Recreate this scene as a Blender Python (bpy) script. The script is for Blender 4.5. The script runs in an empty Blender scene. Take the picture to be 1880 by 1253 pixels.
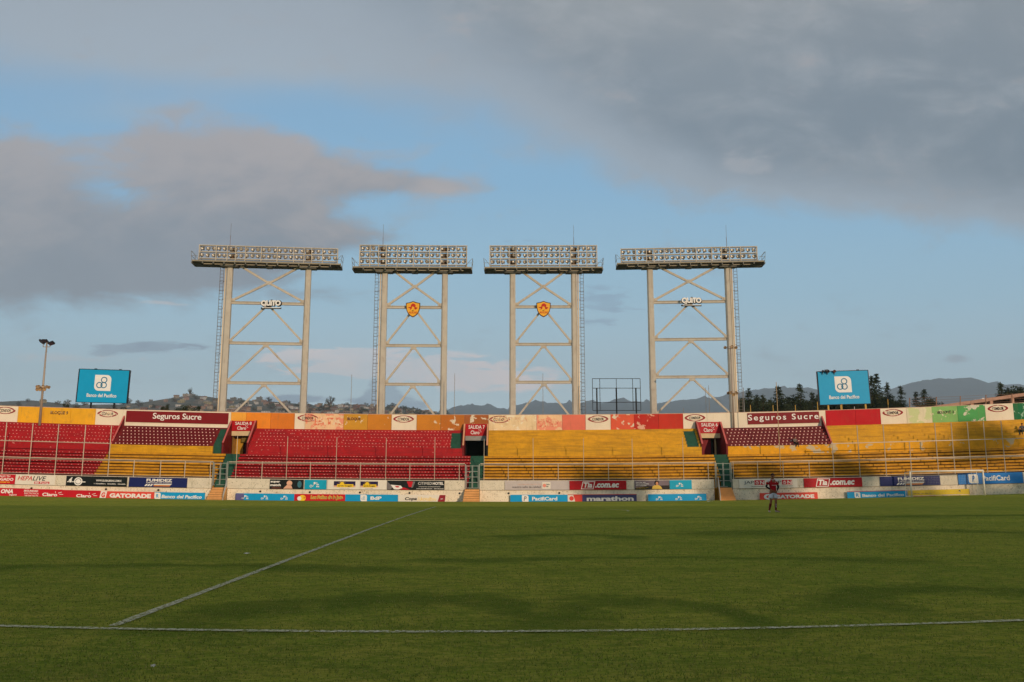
import bpy, bmesh, math, random
import numpy as np
from mathutils import Vector, Matrix
random.seed(7); rng = np.random.default_rng(7)
SC = bpy.context.scene; COL = SC.collection
R = math.radians
# ------------------------------------------------------------------ camera
F = 1550.0; H = 1.45; TH = math.atan(254/F); CT, ST = math.cos(TH), math.sin(TH)
cam = bpy.data.objects.new('camera', bpy.data.cameras.new('camera')); COL.objects.link(cam)
cam.data.sensor_width = 36; cam.data.lens = 36*F/1880; cam.data.clip_end = 60000; cam.data.clip_start = .1
cam.location = (0, 0, H); cam.rotation_euler = (math.pi/2+TH, 0, 0); SC.camera = cam
SC.view_settings.view_transform = 'Standard'; SC.view_settings.look = 'None'
SC.view_settings.exposure = 0.0; SC.view_settings.gamma = 1
SUN_E, SUN_A = R(11), R(27)
SKY = 0.1; SUNW = 2.55
def lin(c):
    return tuple((x/255/12.92 if x/255 <= .04045 else ((x/255+.055)/1.055)**2.4) for x in c)
def rgba(c): return (*lin(c), 1)
def P(px, py, Y):
    dx = (px-940)/F; dy = -(py-626.5)/F
    k = Y/(CT-dy*ST)
    return Vector((dx*k, Y, H+(ST+dy*CT)*k))
def UV(px, py):
    p = P(px, py, 1.0); return p.x, p.z-H
# ------------------------------------------------------------------ node helper
class NT:
    def __init__(s, tree): s.t = tree; s.n = tree.nodes; s.l = tree.links
    def sock(s, inp, v):
        if isinstance(v, bpy.types.NodeSocket): s.l.new(v, inp)
        elif v is not None: inp.default_value = v
    def m(s, op, a, b=None, c=None, clamp=False):
        n = s.n.new('ShaderNodeMath'); n.operation = op; n.use_clamp = clamp
        for i, v in enumerate((a, b, c)):
            if v is not None: s.sock(n.inputs[i], v)
        return n.outputs[0]
    def mix(s, f, a, b, blend='MIX'):
        n = s.n.new('ShaderNodeMix'); n.data_type = 'RGBA'; n.blend_type = blend
        s.sock(n.inputs[0], f); s.sock(n.inputs[6], a); s.sock(n.inputs[7], b); return n.outputs[2]
    def noise(s, vec, scale, detail=4, rough=.55, dist=0, w=None):
        n = s.n.new('ShaderNodeTexNoise'); n.inputs['Scale'].default_value = scale
        n.inputs['Detail'].default_value = detail; n.inputs['Roughness'].default_value = rough
        n.inputs['Distortion'].default_value = dist
        if vec is not None: s.l.new(vec, n.inputs['Vector'])
        return n.outputs[0]
    def ss(s, x, lo, hi):
        n = s.n.new('ShaderNodeMapRange'); n.interpolation_type = 'SMOOTHSTEP'
        s.sock(n.inputs[0], x); n.inputs[1].default_value = lo; n.inputs[2].default_value = hi; return n.outputs[0]
    def lerp(s, x, a, b, lo, hi):
        n = s.n.new('ShaderNodeMapRange'); s.sock(n.inputs[0], x)
        for i, v in enumerate((a, b, lo, hi)): n.inputs[i+1].default_value = v
        return n.outputs[0]
    def comb(s, x, y, z):
        n = s.n.new('ShaderNodeCombineXYZ')
        for i, v in enumerate((x, y, z)): s.sock(n.inputs[i], v)
        return n.outputs[0]
    def sep(s, v):
        n = s.n.new('ShaderNodeSeparateXYZ'); s.l.new(v, n.inputs[0]); return n.outputs
    def mapping(s, v, scale):
        n = s.n.new('ShaderNodeMapping'); s.l.new(v, n.inputs[0]); n.inputs['Scale'].default_value = scale; return n.outputs[0]
    def curve(s, x, pts, x0, x1, y0, y1):
        n = s.n.new('ShaderNodeFloatCurve'); c = n.mapping.curves[0]
        pp = [((a-x0)/(x1-x0), (b-y0)/(y1-y0)) for a, b in pts]
        while len(c.points) < len(pp): c.points.new(.5, .5)
        for q, p in zip(c.points, pp): q.location = p; q.handle_type = 'AUTO'
        n.mapping.update(); s.sock(n.inputs['Value'], s.lerp(x, x0, x1, 0, 1))
        return s.lerp(n.outputs[0], 0, 1, y0, y1)
# ------------------------------------------------------------------ sky
world = bpy.data.worlds.new('World'); SC.world = world; world.use_nodes = True
def build_sky():
    N = NT(world.node_tree); N.n.clear()
    out = N.n.new('ShaderNodeOutputWorld'); bg = N.n.new('ShaderNodeBackground'); N.l.new(bg.outputs[0], out.inputs[0])
    sky = N.n.new('ShaderNodeTexSky'); sky.sky_type = 'NISHITA'; sky.sun_disc = False
    sky.sun_elevation = SUN_E; sky.sun_rotation = math.pi-SUN_A; sky.altitude = 2500; sky.air_density = 1.2; sky.dust_density = 1.2; sky.ozone_density = 1.0
    tc = N.n.new('ShaderNodeTexCoord'); x, y, z = N.sep(tc.outputs['Generated'])
    ya = N.m('MAXIMUM', N.m('ABSOLUTE', y), .12)
    u = N.m('DIVIDE', x, ya); v = N.m('DIVIDE', z, ya)
    uv = N.comb(u, v, 0)
    K = 1.26/SKY
    def ck(c, g=1.0): return tuple(a*K*g for a in lin(c))+(1,)
    # clear sky: physical sky, warmed by evening haze low down
    g = N.m('MULTIPLY', N.ss(v, -.02, .62), 1)
    ramp = N.n.new('ShaderNodeValToRGB'); N.l.new(N.m('MULTIPLY', v, 1.0), ramp.inputs[0])
    el = ramp.color_ramp.elements
    stops = [(0.0, (224, 232, 232)), (.05, (206, 224, 232)), (.12, (176, 208, 222)), (.22, (146, 190, 214)), (.36, (120, 172, 208)), (.52, (116, 160, 196)), (.75, (106, 142, 178))]
    el[0].position = stops[0][0]; el[0].color = ck(stops[0][1]); el[1].position = stops[-1][0]; el[1].color = ck(stops[-1][1])
    for p, c in stops[1:-1]: e = el.new(p); e.color = ck(c)
    base = N.mix(.88, sky.outputs[0], ramp.outputs[0])
    big = N.noise(uv, 2.2, 8, .6, .3); mid = N.noise(N.mapping(uv, (1, 1.7, 1)), 7, 8, .62, .4)
    fine = N.noise(N.mapping(uv, (1, 2.4, 1)), 16, 7, .6, .6)
    def blobs(lst):
        tot = None
        for (px, py, rx, ry, w) in lst:
            a, b = UV(px, py)
            du = N.m('MULTIPLY', N.m('SUBTRACT', u, a), F/rx); dv = N.m('MULTIPLY', N.m('SUBTRACT', v, b), F/ry)
            e = N.m('MULTIPLY', N.m('EXPONENT', N.m('MULTIPLY', N.m('ADD', N.m('MULTIPLY', du, du), N.m('MULTIPLY', dv, dv)), -1)), w)
            tot = e if tot is None else N.m('ADD', tot, e)
        return tot
    def nadd(d, n, amp): return N.m('ADD', d, N.m('MULTIPLY', N.m('SUBTRACT', n, .5), amp))
    col = base
    # thin veil over the upper left
    veil = N.ss(nadd(blobs([(300, 0, 700, 130, 1), (600, 90, 600, 90, .8), (1100, -100, 900, 200, 1), (250, 210, 200, 40, .45)]), mid, .5), .1, 1.1)
    col = N.mix(N.m('MULTIPLY', veil, .75), col, ck((158, 165, 172)))
    # grey sheet over the top and right
    pts = [UV(*p) for p in [(-500, -60), (-100, 20), (250, 60), (500, 70), (700, 140), (900, 215), (1050, 275), (1180, 335), (1330, 368), (1500, 388), (1650, 400), (1880, 425), (2300, 450)]]
    bound = N.curve(u, pts, -1.0, 1.0, 0, 1.2)
    d = N.m('SUBTRACT', v, bound); d = nadd(d, mid, .085); d = nadd(d, fine, .03)
    soft = N.lerp(u, -.55, .25, .17, .035)
    sheet = N.ss(N.m('DIVIDE', d, soft), -.7, .55)
    shcol = N.mix(N.ss(nadd(N.m('MULTIPLY', d, 3.3), big, .9), .15, 1.15), ck((106, 120, 134)), ck((144, 147, 150)))
    shcol = N.mix(N.m('MULTIPLY', N.ss(u, .05, .6), .55), shcol, ck((96, 109, 122)))
    shcol = N.mix(N.ss(mid, .42, .68), shcol, N.mix(.2, shcol, ck((186, 188, 192)))); shcol = N.mix(N.ss(fine, .45, .7), shcol, N.mix(.10, shcol, ck((96, 108, 124))))
    shcol = N.mix(N.m('SUBTRACT', 1, N.ss(N.m('DIVIDE', d, soft), .2, 2.2)), shcol, ck((142, 153, 165)))
    col = N.mix(N.m('MULTIPLY', sheet, .96), col, shcol)
    # evening bank on the left
    bank = blobs([(-40, 290, 200, 60, 1.0), (-60, 400, 220, 110, 1.3), (60, 500, 300, 60, 1.15), (290, 250, 110, 45, .55), (330, 300, 130, 60, .95), (480, 262, 95, 55, .95), (560, 315, 210, 58, 1.15),
                  (430, 360, 180, 75, 1.05), (740, 335, 120, 26, .75), (850, 345, 90, 12, .5), (880, 325, 40, 12, .3), (330, 440, 230, 60, .9), (520, 425, 150, 50, .75), (650, 440, 130, 25, .45),
                  (430, 510, 170, 34, .6), (560, 545, 120, 18, .35), (70, 215, 60, 20, .1), (110, 400, 160, 60, .35), (340, 200, 90, 20, .4), (250, 365, 90, 30, -.22), (235, 305, 90, 24, -.15), (60, 350, 160, 70, .4), (200, 520, 240, 40, .5), (150, 430, 200, 60, .3), (350, 480, 200, 40, .35), (620, 210, 110, 45, -.5), (700, 500, 120, 30, -.2)])
    bd = nadd(nadd(bank, mid, 2.2), fine, 1.3)
    ba = N.ss(bd, .12, 1.2)
    vt = UV(300, 240)[1]; vb = UV(300, 520)[1]
    sh = nadd(nadd(N.lerp(v, vb, vt, 0, 1), mid, 1.6), fine, .6)
    bcol = N.mix(N.ss(sh, .05, .95), ck((102, 112, 126)), ck((170, 158, 154)))
    bcol = N.mix(N.m('MULTIPLY', N.ss(u, .1, -.5), .35), bcol, ck((114, 118, 128)))
    bcol = N.mix(N.m('MULTIPLY', N.ss(big, .35, .75), .3), bcol, ck((160, 160, 166)))
    col = N.mix(N.m('MULTIPLY', ba, .93), col, bcol)
    # small clouds low down
    def wisp(lst, c, amp, lo, hi, op, nz):
        nonlocal col
        m_ = N.ss(nadd(blobs(lst), nz, amp*3.6), lo+.1, hi+.15)
        gate = N.ss(blobs(lst), .12, .5)
        col = N.mix(N.m('MULTIPLY', N.m('MULTIPLY', N.m('MULTIPLY', m_, gate), N.lerp(N.ss(mid, .35, .62), 0, 1, .5, 1.0)), op), col, ck(c))
    st = N.noise(N.mapping(uv, (1, 4.5, 1)), 20, 6, .6, .5)
    wisp([(250, 640, 110, 9, 1.1), (300, 636, 60, 9, .7), (180, 650, 40, 7, .6)], (112, 134, 158), 1.0, .2, .75, .9, st)
    wisp([(90, 655, 90, 12, .8), (260, 661, 110, 7, .7)], (210, 198, 196), .8, .2, .95, .65, st)
    wisp([(585, 650, 110, 14, 1.2), (680, 662, 150, 22, 1.4), (860, 690, 130, 26, 1.3), (980, 705, 110, 14, 1.0), (760, 685, 150, 18, 1.0), (600, 680, 90, 10, .6)], (240, 218, 212), 1.6, .25, 1.15, .85, st)
    wisp([(285, 556, 50, 5, .9), (330, 560, 30, 3, .5)], (205, 190, 186), .8, .35, .9, .6, st)
    wisp([(700, 722, 34, 24, 1.3), (730, 738, 26, 14, .9), (660, 738, 36, 9, .8), (690, 700, 14, 9, .6), (560, 732, 90, 9, .9), (770, 745, 30, 10, .5)], (106, 128, 154), .9, .3, .75, .85, fine)
    wisp([(1100, 548, 60, 26, .9), (1140, 565, 50, 10, .7), (1110, 592, 60, 7, .8), (1040, 595, 50, 5, .4), (960, 443, 60, 7, .5)], (112, 138, 166), 1.0, .25, .85, .7, st)
    wisp([(1757, 658, 30, 11, 1.1)], (128, 132, 145), .8, .35, .9, .7, fine)
    wisp([(1365, 300, 60, 26, 1.0)], (160, 163, 170), 1.0, .3, 1.0, .45, fine)
    N.l.new(col, bg.inputs[0]); bg.inputs[1].default_value = SKY
build_sky()
sun = bpy.data.objects.new('sun', bpy.data.lights.new('sun', 'SUN')); COL.objects.link(sun)
sun.data.energy = SUNW; sun.data.angle = R(.5); sun.data.color = (1, .79, .58)
L = Vector((-math.sin(SUN_A)*math.cos(SUN_E), math.cos(SUN_A)*math.cos(SUN_E), -math.sin(SUN_E)))
sun.rotation_euler = L.to_track_quat('-Z', 'Y').to_euler(); sun.location = (60, -60, 60)
# ------------------------------------------------------------------ mesh helpers
class MB:
    def __init__(s): s.v = []; s.f = []; s.m = []
    def add(s, vs, fs, mi=0):
        o = len(s.v); s.v += [tuple(p) for p in vs]
        for f in fs: s.f.append(tuple(i+o for i in f)); s.m.append(mi)
    def quad(s, a, b, c, d, mi=0): s.add([a, b, c, d], [(0, 1, 2, 3)], mi)
    def box(s, c, sz, mi=0, M=None):
        x, y, z = (k/2 for k in sz); vs = [Vector((i*x, j*y, k*z)) for i in (-1, 1) for j in (-1, 1) for k in (-1, 1)]
        if M: vs = [M @ p for p in vs]
        vs = [p+Vector(c) for p in vs]
        s.add(vs, [(0, 1, 3, 2), (4, 6, 7, 5), (0, 4, 5, 1), (2, 3, 7, 6), (0, 2, 6, 4), (1, 5, 7, 3)], mi)
    def bar(s, a, b, w, d=None, mi=0, n=4, w2=None, d2=None):
        a, b = Vector(a), Vector(b); d = d or w; ax = (b-a).normalized()
        up = Vector((0, 1, 0)) if abs(ax.y) < .9 else Vector((1, 0, 0))
        sx = ax.cross(up).normalized(); sy = sx.cross(ax).normalized()
        w2 = w2 or w; d2 = d2 or d; vs = []
        for p, ww, dd in ((a, w, d), (b, w2, d2)):
            for k in range(n):
                t = 2*math.pi*(k+.5)/n; q = math.sqrt(2) if n == 4 else 1
                vs.append(p+sx*math.cos(t)*ww/2*q+sy*math.sin(t)*dd/2*q)
        s.add(vs, [(k, (k+1) % n, n+(k+1) % n, n+k) for k in range(n)]+[tuple(range(n))[::-1], tuple(range(n, 2*n))], mi)
    def lathe(s, prof, n=12, mi=0, M=None, mis=None):
        M = M or Matrix.Identity(4); vs = []
        for r, z in prof:
            for k in range(n): t = 2*math.pi*k/n; vs.append(M @ Vector((r*math.cos(t), r*math.sin(t), z)))
        o = len(s.v); s.v += [tuple(p) for p in vs]
        for i in range(len(prof)-1):
            for k in range(n):
                s.f.append((o+i*n+k, o+i*n+(k+1) % n, o+(i+1)*n+(k+1) % n, o+(i+1)*n+k)); s.m.append(mis[i] if mis else mi)
    def build(s, name, mats, parent=None, label=None, smooth=False, recalc=True):
        me = bpy.data.meshes.new(name); me.from_pydata(s.v, [], s.f)
        if not isinstance(mats, (list, tuple)): mats = [mats]
        for m_ in mats: me.materials.append(m_)
        me.polygons.foreach_set('material_index', s.m)
        if smooth: me.polygons.foreach_set('use_smooth', [True]*len(s.f))
        if recalc and len(s.f) < 60000:
            bm = bmesh.new(); bm.from_mesh(me); bmesh.ops.recalc_face_normals(bm, faces=bm.faces); bm.to_mesh(me); bm.free()
        return place(name, me, parent, label)
def place(name, me, parent=None, label=None):
    o = bpy.data.objects.new(name, me); COL.objects.link(o)
    if parent is not None:
        o.parent = parent
        w = parent
        if not parent.get('_local'):
            # part vertices are given in world space: cancel the parents' offset
            off = Vector((0, 0, 0)); p = parent
            while p: off += p.location; p = p.parent
            o.location = -off
    if label: o['label'] = label
    return o
def thing(name, label, cat, loc=(0, 0, 0), group=None, local=False, kind=None):
    o = bpy.data.objects.new(name, None); COL.objects.link(o); o.location = loc; o.empty_display_size = .3
    o['label'] = label; o['category'] = cat
    if group: o['group'] = group
    if local: o['_local'] = 1
    return o
def tag(o, label=None, cat=None, group=None, kind=None):
    for k, v_ in (('label', label), ('category', cat), ('group', group), ('kind', kind)):
        if v_: o[k] = v_
    return o
def copy_tree(o, parent=None):
    c = o.copy(); COL.objects.link(c)
    if parent: c.parent = parent
    for ch in o.children: copy_tree(ch, c)
    return c
# ------------------------------------------------------------------ materials
_mats = {}
def mat(key, col, rough=.7, metal=0, var=.12, scale=1.5, bump=.0, dirt=0, dirtc=(70, 60, 48), flake=0, flakec=(225, 205, 175), fscale=1.2, streak=0, coords='Object', spec=None, fleck=0, hs=0):
    if key in _mats: return _mats[key]
    m_ = bpy.data.materials.new(key); m_.use_nodes = True; N = NT(m_.node_tree)
    b = N.n['Principled BSDF']; b.inputs['Roughness'].default_value = rough; b.inputs['Metallic'].default_value = metal
    b.inputs['Specular IOR Level'].default_value = .22 if spec is None else spec
    g = N.n.new('ShaderNodeNewGeometry').outputs['Position']
    c = rgba(col)
    n1 = N.noise(g, scale, 6, .6)
    dark = tuple(k*(1-var) for k in c[:3])+(1,); lite = tuple(min(1, k*(1+var)) for k in c[:3])+(1,)
    out = N.mix(N.ss(n1, .25, .75), dark, lite)
    if streak:
        s_ = N.noise(N.mapping(g, (3, 3, .35)), 1.6, 6, .65)
        out = N.mix(N.m('MULTIPLY', N.ss(s_, .52, .75), streak), out, rgba(dirtc))
    if hs:
        h_ = N.noise(N.mapping(g, (.22, .22, 3.0)), 1.5, 7, .7)
        out = N.mix(N.m('MULTIPLY', N.ss(h_, .44, .68), hs), out, rgba(dirtc))
    if dirt:
        d_ = N.noise(g, scale*2.3, 8, .7)
        out = N.mix(N.m('MULTIPLY', N.ss(d_, .5, .72), dirt), out, rgba(dirtc))
    if flake:
        f_ = N.noise(g, fscale, 7, .62, .3)
        out = N.mix(N.ss(f_, .72-.45*flake-.012, .72-.45*flake+.012), out, rgba(flakec))
    if fleck:
        f_ = N.noise(g, 9, 3, .6)
        out = N.mix(N.ss(f_, .70-.3*fleck-.02, .70-.3*fleck+.02), out, rgba(dirtc))
    N.l.new(out, b.inputs['Base Color'])
    if bump:
        bp = N.n.new('ShaderNodeBump'); bp.inputs['Strength'].default_value = bump; bp.inputs['Distance'].default_value = .02
        N.l.new(N.noise(g, scale*8, 6, .65), bp.inputs['Height']); N.l.new(bp.outputs[0], b.inputs['Normal'])
    _mats[key] = m_; return m_
RED = mat('red paint', (170, 20, 26), .6, var=.14, dirt=.4, dirtc=(108, 18, 22), bump=.2, hs=.4, flake=.12, flakec=(196, 110, 100), fscale=2.6)
REDD = mat('red bench paint', (158, 16, 22), .6, var=.18, dirt=.4, dirtc=(96, 20, 20), hs=.4)
YEL = mat('yellow paint', (212, 154, 22), .6, var=.12, scale=.9, dirt=.4, dirtc=(150, 104, 24), streak=.35, bump=.2, hs=.6)
YELD = mat('yellow bench paint', (204, 142, 24), .65, var=.16, dirt=.55, dirtc=(118, 78, 22), streak=.3, hs=.55)
MARO = mat('maroon paint', (112, 20, 22), .6, var=.12)
GRN = mat('green stair paint', (32, 78, 60), .7, var=.22, dirt=.5, dirtc=(58, 66, 52))
GAP = mat('bench gap shade', (92, 62, 34), .9, var=.2)  # shade below the bench overhang, put into the riser colour
GAPR = mat('red bench gap shade', (92, 18, 20), .9, var=.2)  # the same recess shade as a darker red, for the red benches
CREAM = mat('weathered white wall', (240, 222, 194), .8, var=.07, scale=.6, dirt=.55, dirtc=(165, 145, 118), streak=.35, fleck=.26, bump=.4)
CREAM2 = mat('cream panel paint', (236, 218, 190), .75, var=.06, scale=.5, dirt=.12, dirtc=(196, 172, 140), streak=.22)
CONC = mat('grey concrete', (150, 146, 138), .9, var=.12, dirt=.4, dirtc=(95, 90, 82), bump=.4)
TAN = mat('tan step paint', (214, 158, 96), .8, var=.12, dirt=.35, dirtc=(140, 92, 56))
STEEL = mat('galvanised steel', (196, 190, 178), .45, .25, var=.1)
TOWER = mat('beige tower paint', (190, 178, 160), .55, .0, var=.08, scale=.7, dirt=.3, dirtc=(136, 100, 74), streak=.5)
TDARK = mat('dark platform steel', (122, 118, 108), .6, .2, var=.15, dirt=.4)
WHITE = mat('white lettering', (240, 232, 222), .6, var=.03)
BLACK = mat('black paint', (18, 17, 18), .6, var=.1)
DARKM = mat('dark metal', (40, 40, 44), .5, .3, var=.1)
MIRROR = mat('lamp reflector', (176, 166, 150), .42, .75, var=.04)
GLASSM = mat('lamp bulb', (160, 152, 138), .3, .0, var=.02)
HOUSE = mat('lamp housing', (128, 108, 84), .5, .3, var=.12, scale=6)
# ------------------------------------------------------------------ measured profile of the stand
def table(pts, deg=3):
    xs = np.array([p[0] for p in pts], float); ys = np.array([p[1] for p in pts], float)
    c = np.polyfit((xs-900)/950, ys, deg)
    a = (-60-900)/950; b = (1940-900)/950
    def f(px):
        t = min(max((px-900)/950, a), b); y = float(np.polyval(c, t))
        return y
    return f
wt = table([(0, 746), (100, 749), (225, 752), (320, 754.7), (420, 757), (540, 759.5), (620, 761), (760, 762), (897, 762.5), (1060, 762), (1180, 760.8), (1250, 760), (1350, 758), (1510, 754), (1615, 750.5), (1712, 748), (1860, 741)])
wb = table([(0, 774.6), (100, 777), (225, 781.5), (300, 784), (470, 787), (600, 788.5), (760, 790), (897, 791), (1100, 789), (1250, 787), (1360, 786), (1510, 782.5), (1618, 780), (1712, 776), (1860, 771)])
pt = table([(0, 811), (200, 815), (390, 818.5), (460, 822), (600, 823), (860, 823.5), (1100, 822.5), (1345, 820), (1530, 816), (1640, 813), (1720, 811), (1880, 805.7)])
pb = table([(0, 826), (200, 828.5), (390, 832), (460, 834), (600, 837), (860, 838.5), (1100, 837.5), (1310, 835.5), (1340, 834), (1530, 830.4), (1650, 828.8), (1700, 827), (1880, 822)])
lb = table([(0, 871), (180, 872.8), (300, 875.5), (400, 877.5), (480, 879), (620, 881), (850, 883), (1000, 882.7), (1250, 880.6), (1350, 879), (1530, 876.4), (1620, 874.3), (1700, 871.6), (1880, 867.9)])
ub = table([(0, 890), (220, 892.5), (390, 896), (600, 899.4), (850, 901), (1100, 900.6), (1300, 898), (1350, 896.8), (1530, 894), (1640, 892.2), (1880, 888)])
gb = table([(0, 911.8), (180, 913.8), (370, 916.8), (620, 920.8), (850, 923.2), (1100, 922.3), (1310, 919.3), (1420, 918), (1530, 915.5), (1660, 911.8), (1880, 908)])
lt = table([(0, 896.8), (180, 900), (280, 903), (370, 905.2), (435, 906.5), (620, 907.8), (730, 908.2), (815, 908.8), (937, 908.8), (1060, 908.5), (1168, 908.5), (1297, 907.5), (1395, 904.5), (1500, 903), (1556, 901.5), (1665, 900.3), (1780, 898.5)])
fr = table([(0, 840), (200, 842.5), (300, 845.7), (420, 847.5), (620, 851), (850, 852.5), (900, 853), (1100, 851.5), (1300, 849), (1345, 848), (1530, 845), (1700, 840.6), (1880, 836.5)])
Z1, Z2, Z3, Z4 = 80.0, 83.0, 85.5, 88.0
def YC(X): return -2.8*min(((X+2)/48.5)**2, 1.7)
def zat(X, Y, spec):
    if not callable(spec): return spec
    z = 3.0
    for _ in range(3):
        px = 940+F*X/(Y*CT+(z-H)*ST); z = P(px, spec(px), Y).z
    return z
def mixt(a, b, t): return lambda px: a(px)*(1-t)+b(px)*t
def off(a, d): return lambda px: a(px)+d
def Xp(px, Y0, py=850):
    X = P(px, py, Y0).x
    for _ in range(3): X = P(px, py, Y0+YC(X)).x
    return X
def samples(X0, X1, step=1.6):
    n = max(1, int(math.ceil((X1-X0)/step))); return [X0+(X1-X0)*i/n for i in range(n+1)]
def sweep(mb, X0, X1, prof, mis, step=1.6, cap_mi=None):
    """prof: closed polygon [(Y0, spec)], mis: material per edge (edge i joins i and i+1)"""
    xs = samples(X0, X1, step); n = len(prof); o = len(mb.v)
    for X in xs:
        for Y0, sp in prof:
            Y = Y0+YC(X); mb.v.append((X, Y, zat(X, Y, sp)))
    for i in range(len(xs)-1):
        for k in range(n):
            a = o+i*n+k; b = o+i*n+(k+1) % n; mb.f.append((a, b, b+n, a+n)); mb.m.append(mis[k % len(mis)])
    cm = mis[0] if cap_mi is None else cap_mi
    e = o+(len(xs)-1)*n
    mb.f.append(tuple(range(o, o+n))); mb.m.append(cm)
    mb.f.append(tuple(range(e+n-1, e-1, -1))); mb.m.append(cm)
XL, XR = -66.0, 68.0
# ------------------------------------------------------------------ pitch and ground
def gz(x, y):
    yw = Z1+YC(x)
    s = min(max((y-20)/(yw-20), 0), 1.0)
    return (zat(x, yw, gb)+.02)*s*s
def grass_mat():
    m_ = bpy.data.materials.new('turf'); m_.use_nodes = True; N = NT(m_.node_tree); b = N.n['Principled BSDF']
    b.inputs['Roughness'].default_value = 1; b.inputs['Specular IOR Level'].default_value = 0
    g = N.n.new('ShaderNodeNewGeometry').outputs['Position']; x, y, z = N.sep(g)
    a = N.noise(g, .12, 5, .6, .5); c2 = N.noise(g, 1.3, 6, .65); f = N.noise(N.mapping(g, (1, .6, 1)), 22, 5, .7); ff = N.noise(g, 90, 3, .7)
    col = N.mix(N.ss(a, .3, .7), rgba((100, 118, 40)), rgba((126, 132, 48)))
    col = N.mix(N.m('MULTIPLY', N.ss(c2, .4, .72), .5), col, rgba((156, 142, 66)))
    col = N.mix(N.m('MULTIPLY', N.ss(f, .45, .7), .45), col, rgba((98, 112, 36)))
    col = N.mix(N.m('MULTIPLY', N.ss(ff, .5, .75), .35), col, rgba((86, 98, 24)))
    m2 = N.noise(N.mapping(g, (.7, 1.6, 1)), 3.4, 6, .68, .3); m3 = N.noise(N.mapping(g, (1, 1.8, 1)), 10, 6, .7)
    col = N.mix(N.m('MULTIPLY', N.ss(m2, .42, .62), .6), col, rgba((70, 92, 32))); col = N.mix(N.m('MULTIPLY', N.ss(m3, .44, .64), .55), col, rgba((150, 142, 70)))
    m4 = N.noise(N.mapping(g, (.08, 1.0, 1)), 1.1, 3, .5); col = N.mix(N.m('MULTIPLY', N.ss(m4, .45, .62), .16), col, rgba((78, 98, 36)))
    # lush rings of darker grass
    rings = [(-1.4, 8.9, 1.8, 1.8), (1.4, 8.9, 1.05, 1.7), (5.7, 10.1, 1.6, 1.6), (9.5, 11, 2, 1.6), (1.4, 21.6, 1.6, 1.4), (10, 23, 4.5, 2), (8, 32, 5, 1.8), (24, 34, 9, 2.2), (-6, 14, 3.5, .9), (3, 15.5, 4, .8)]
    tot = None
    wob = N.m('MULTIPLY', N.m('SUBTRACT', N.noise(g, .8, 5, .65), .5), 1.5)
    for cx, cy, rx, ry in rings:
        du = N.m('DIVIDE', N.m('SUBTRACT', x, cx), rx); dv = N.m('DIVIDE', N.m('SUBTRACT', y, cy), ry)
        r = N.m('ADD', N.m('SQRT', N.m('ADD', N.m('MULTIPLY', du, du), N.m('MULTIPLY', dv, dv))), wob)
        top = N.ss(dv, -.9, .3)
        e = N.m('MULTIPLY', N.ss(N.m('ABSOLUTE', N.m('SUBTRACT', r, 1)), .5, .08), top)
        tot = e if tot is None else N.m('MAXIMUM', tot, e)
    col = N.mix(N.m('MULTIPLY', N.m('MULTIPLY', tot, .66), N.ss(N.noise(g, .9, 5, .7), .22, .5)), col, rgba((62, 82, 30)))
    p2 = N.ss(N.noise(N.mapping(g, (.5, 1.3, 1)), .45, 5, .6, .8), .56, .7)
    col = N.mix(N.m('MULTIPLY', p2, .4), col, rgba((78, 96, 34)))
    col = N.mix(1.0, col, (1.58, 1.48, 1.45, 1), 'MULTIPLY')
    N.l.new(col, b.inputs['Base Color'])
    bp = N.n.new('ShaderNodeBump'); bp.inputs['Strength'].default_value = .8; bp.inputs['Distance'].default_value = .03
    N.l.new(N.m('ADD', f, N.m('MULTIPLY', ff, .6)), bp.inputs['Height']); N.l.new(bp.outputs[0], b.inputs['Normal'])
    return m_
TURF = grass_mat()
def build_ground():
    xs = [-900, -300, -150, -100]+list(np.arange(-80, 81, 4))+[100, 150, 300, 900]
    ys = [-900, -300, -100, -40, -10, 0]+list(np.arange(3, 79, 2.5))
    mb = MB()
    for y in ys:
        for x in xs: mb.v.append((x, y, gz(max(min(x, 70), -70), y)))
    for x in xs:
        X = max(min(x, 70), -70); mb.v.append((x, Z1+YC(X)+.3, gz(X, Z1+YC(X))))
    for x in xs:
        X = max(min(x, 70), -70); mb.v.append((x, Z1+YC(X)+.4, gz(X, Z1+YC(X))-1.4))
    n = len(xs)
    for j in range(len(ys)+1):
        for i in range(n-1): mb.f.append((j*n+i, j*n+i+1, (j+1)*n+i+1, (j+1)*n+i)); mb.m.append(0)
    tag(mb.build('football_pitch', TURF, smooth=True, recalc=False), kind='structure')
    mb = MB(); mb.quad((-9000, -2000, -2.2), (9000, -2000, -2.2), (9000, 12000, -2.2), (-9000, 12000, -2.2))
    tag(mb.build('ground', mat('dry ground', (96, 92, 62), .95, var=.25, scale=.02), recalc=False), kind='structure')
build_ground()
def line_mat():
    m_ = bpy.data.materials.new('pitch line chalk'); m_.use_nodes = True; N = NT(m_.node_tree); b = N.n['Principled BSDF']
    b.inputs['Base Color'].default_value = rgba((206, 198, 176)); b.inputs['Roughness'].default_value = .9
    g = N.n.new('ShaderNodeNewGeometry').outputs['Position']
    n_ = N.noise(g, 26, 5, .7); n2 = N.noise(g, 3, 4, .6)
    N.l.new(N.mix(N.ss(n2, .3, .7), rgba((226, 218, 192)), rgba((176, 172, 130))), b.inputs['Base Color'])
    N.l.new(N.ss(N.m('ADD', n_, N.m('MULTIPLY', N.m('SUBTRACT', n2, .5), .5)), .34, .62), b.inputs['Alpha'])
    return m_
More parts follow.
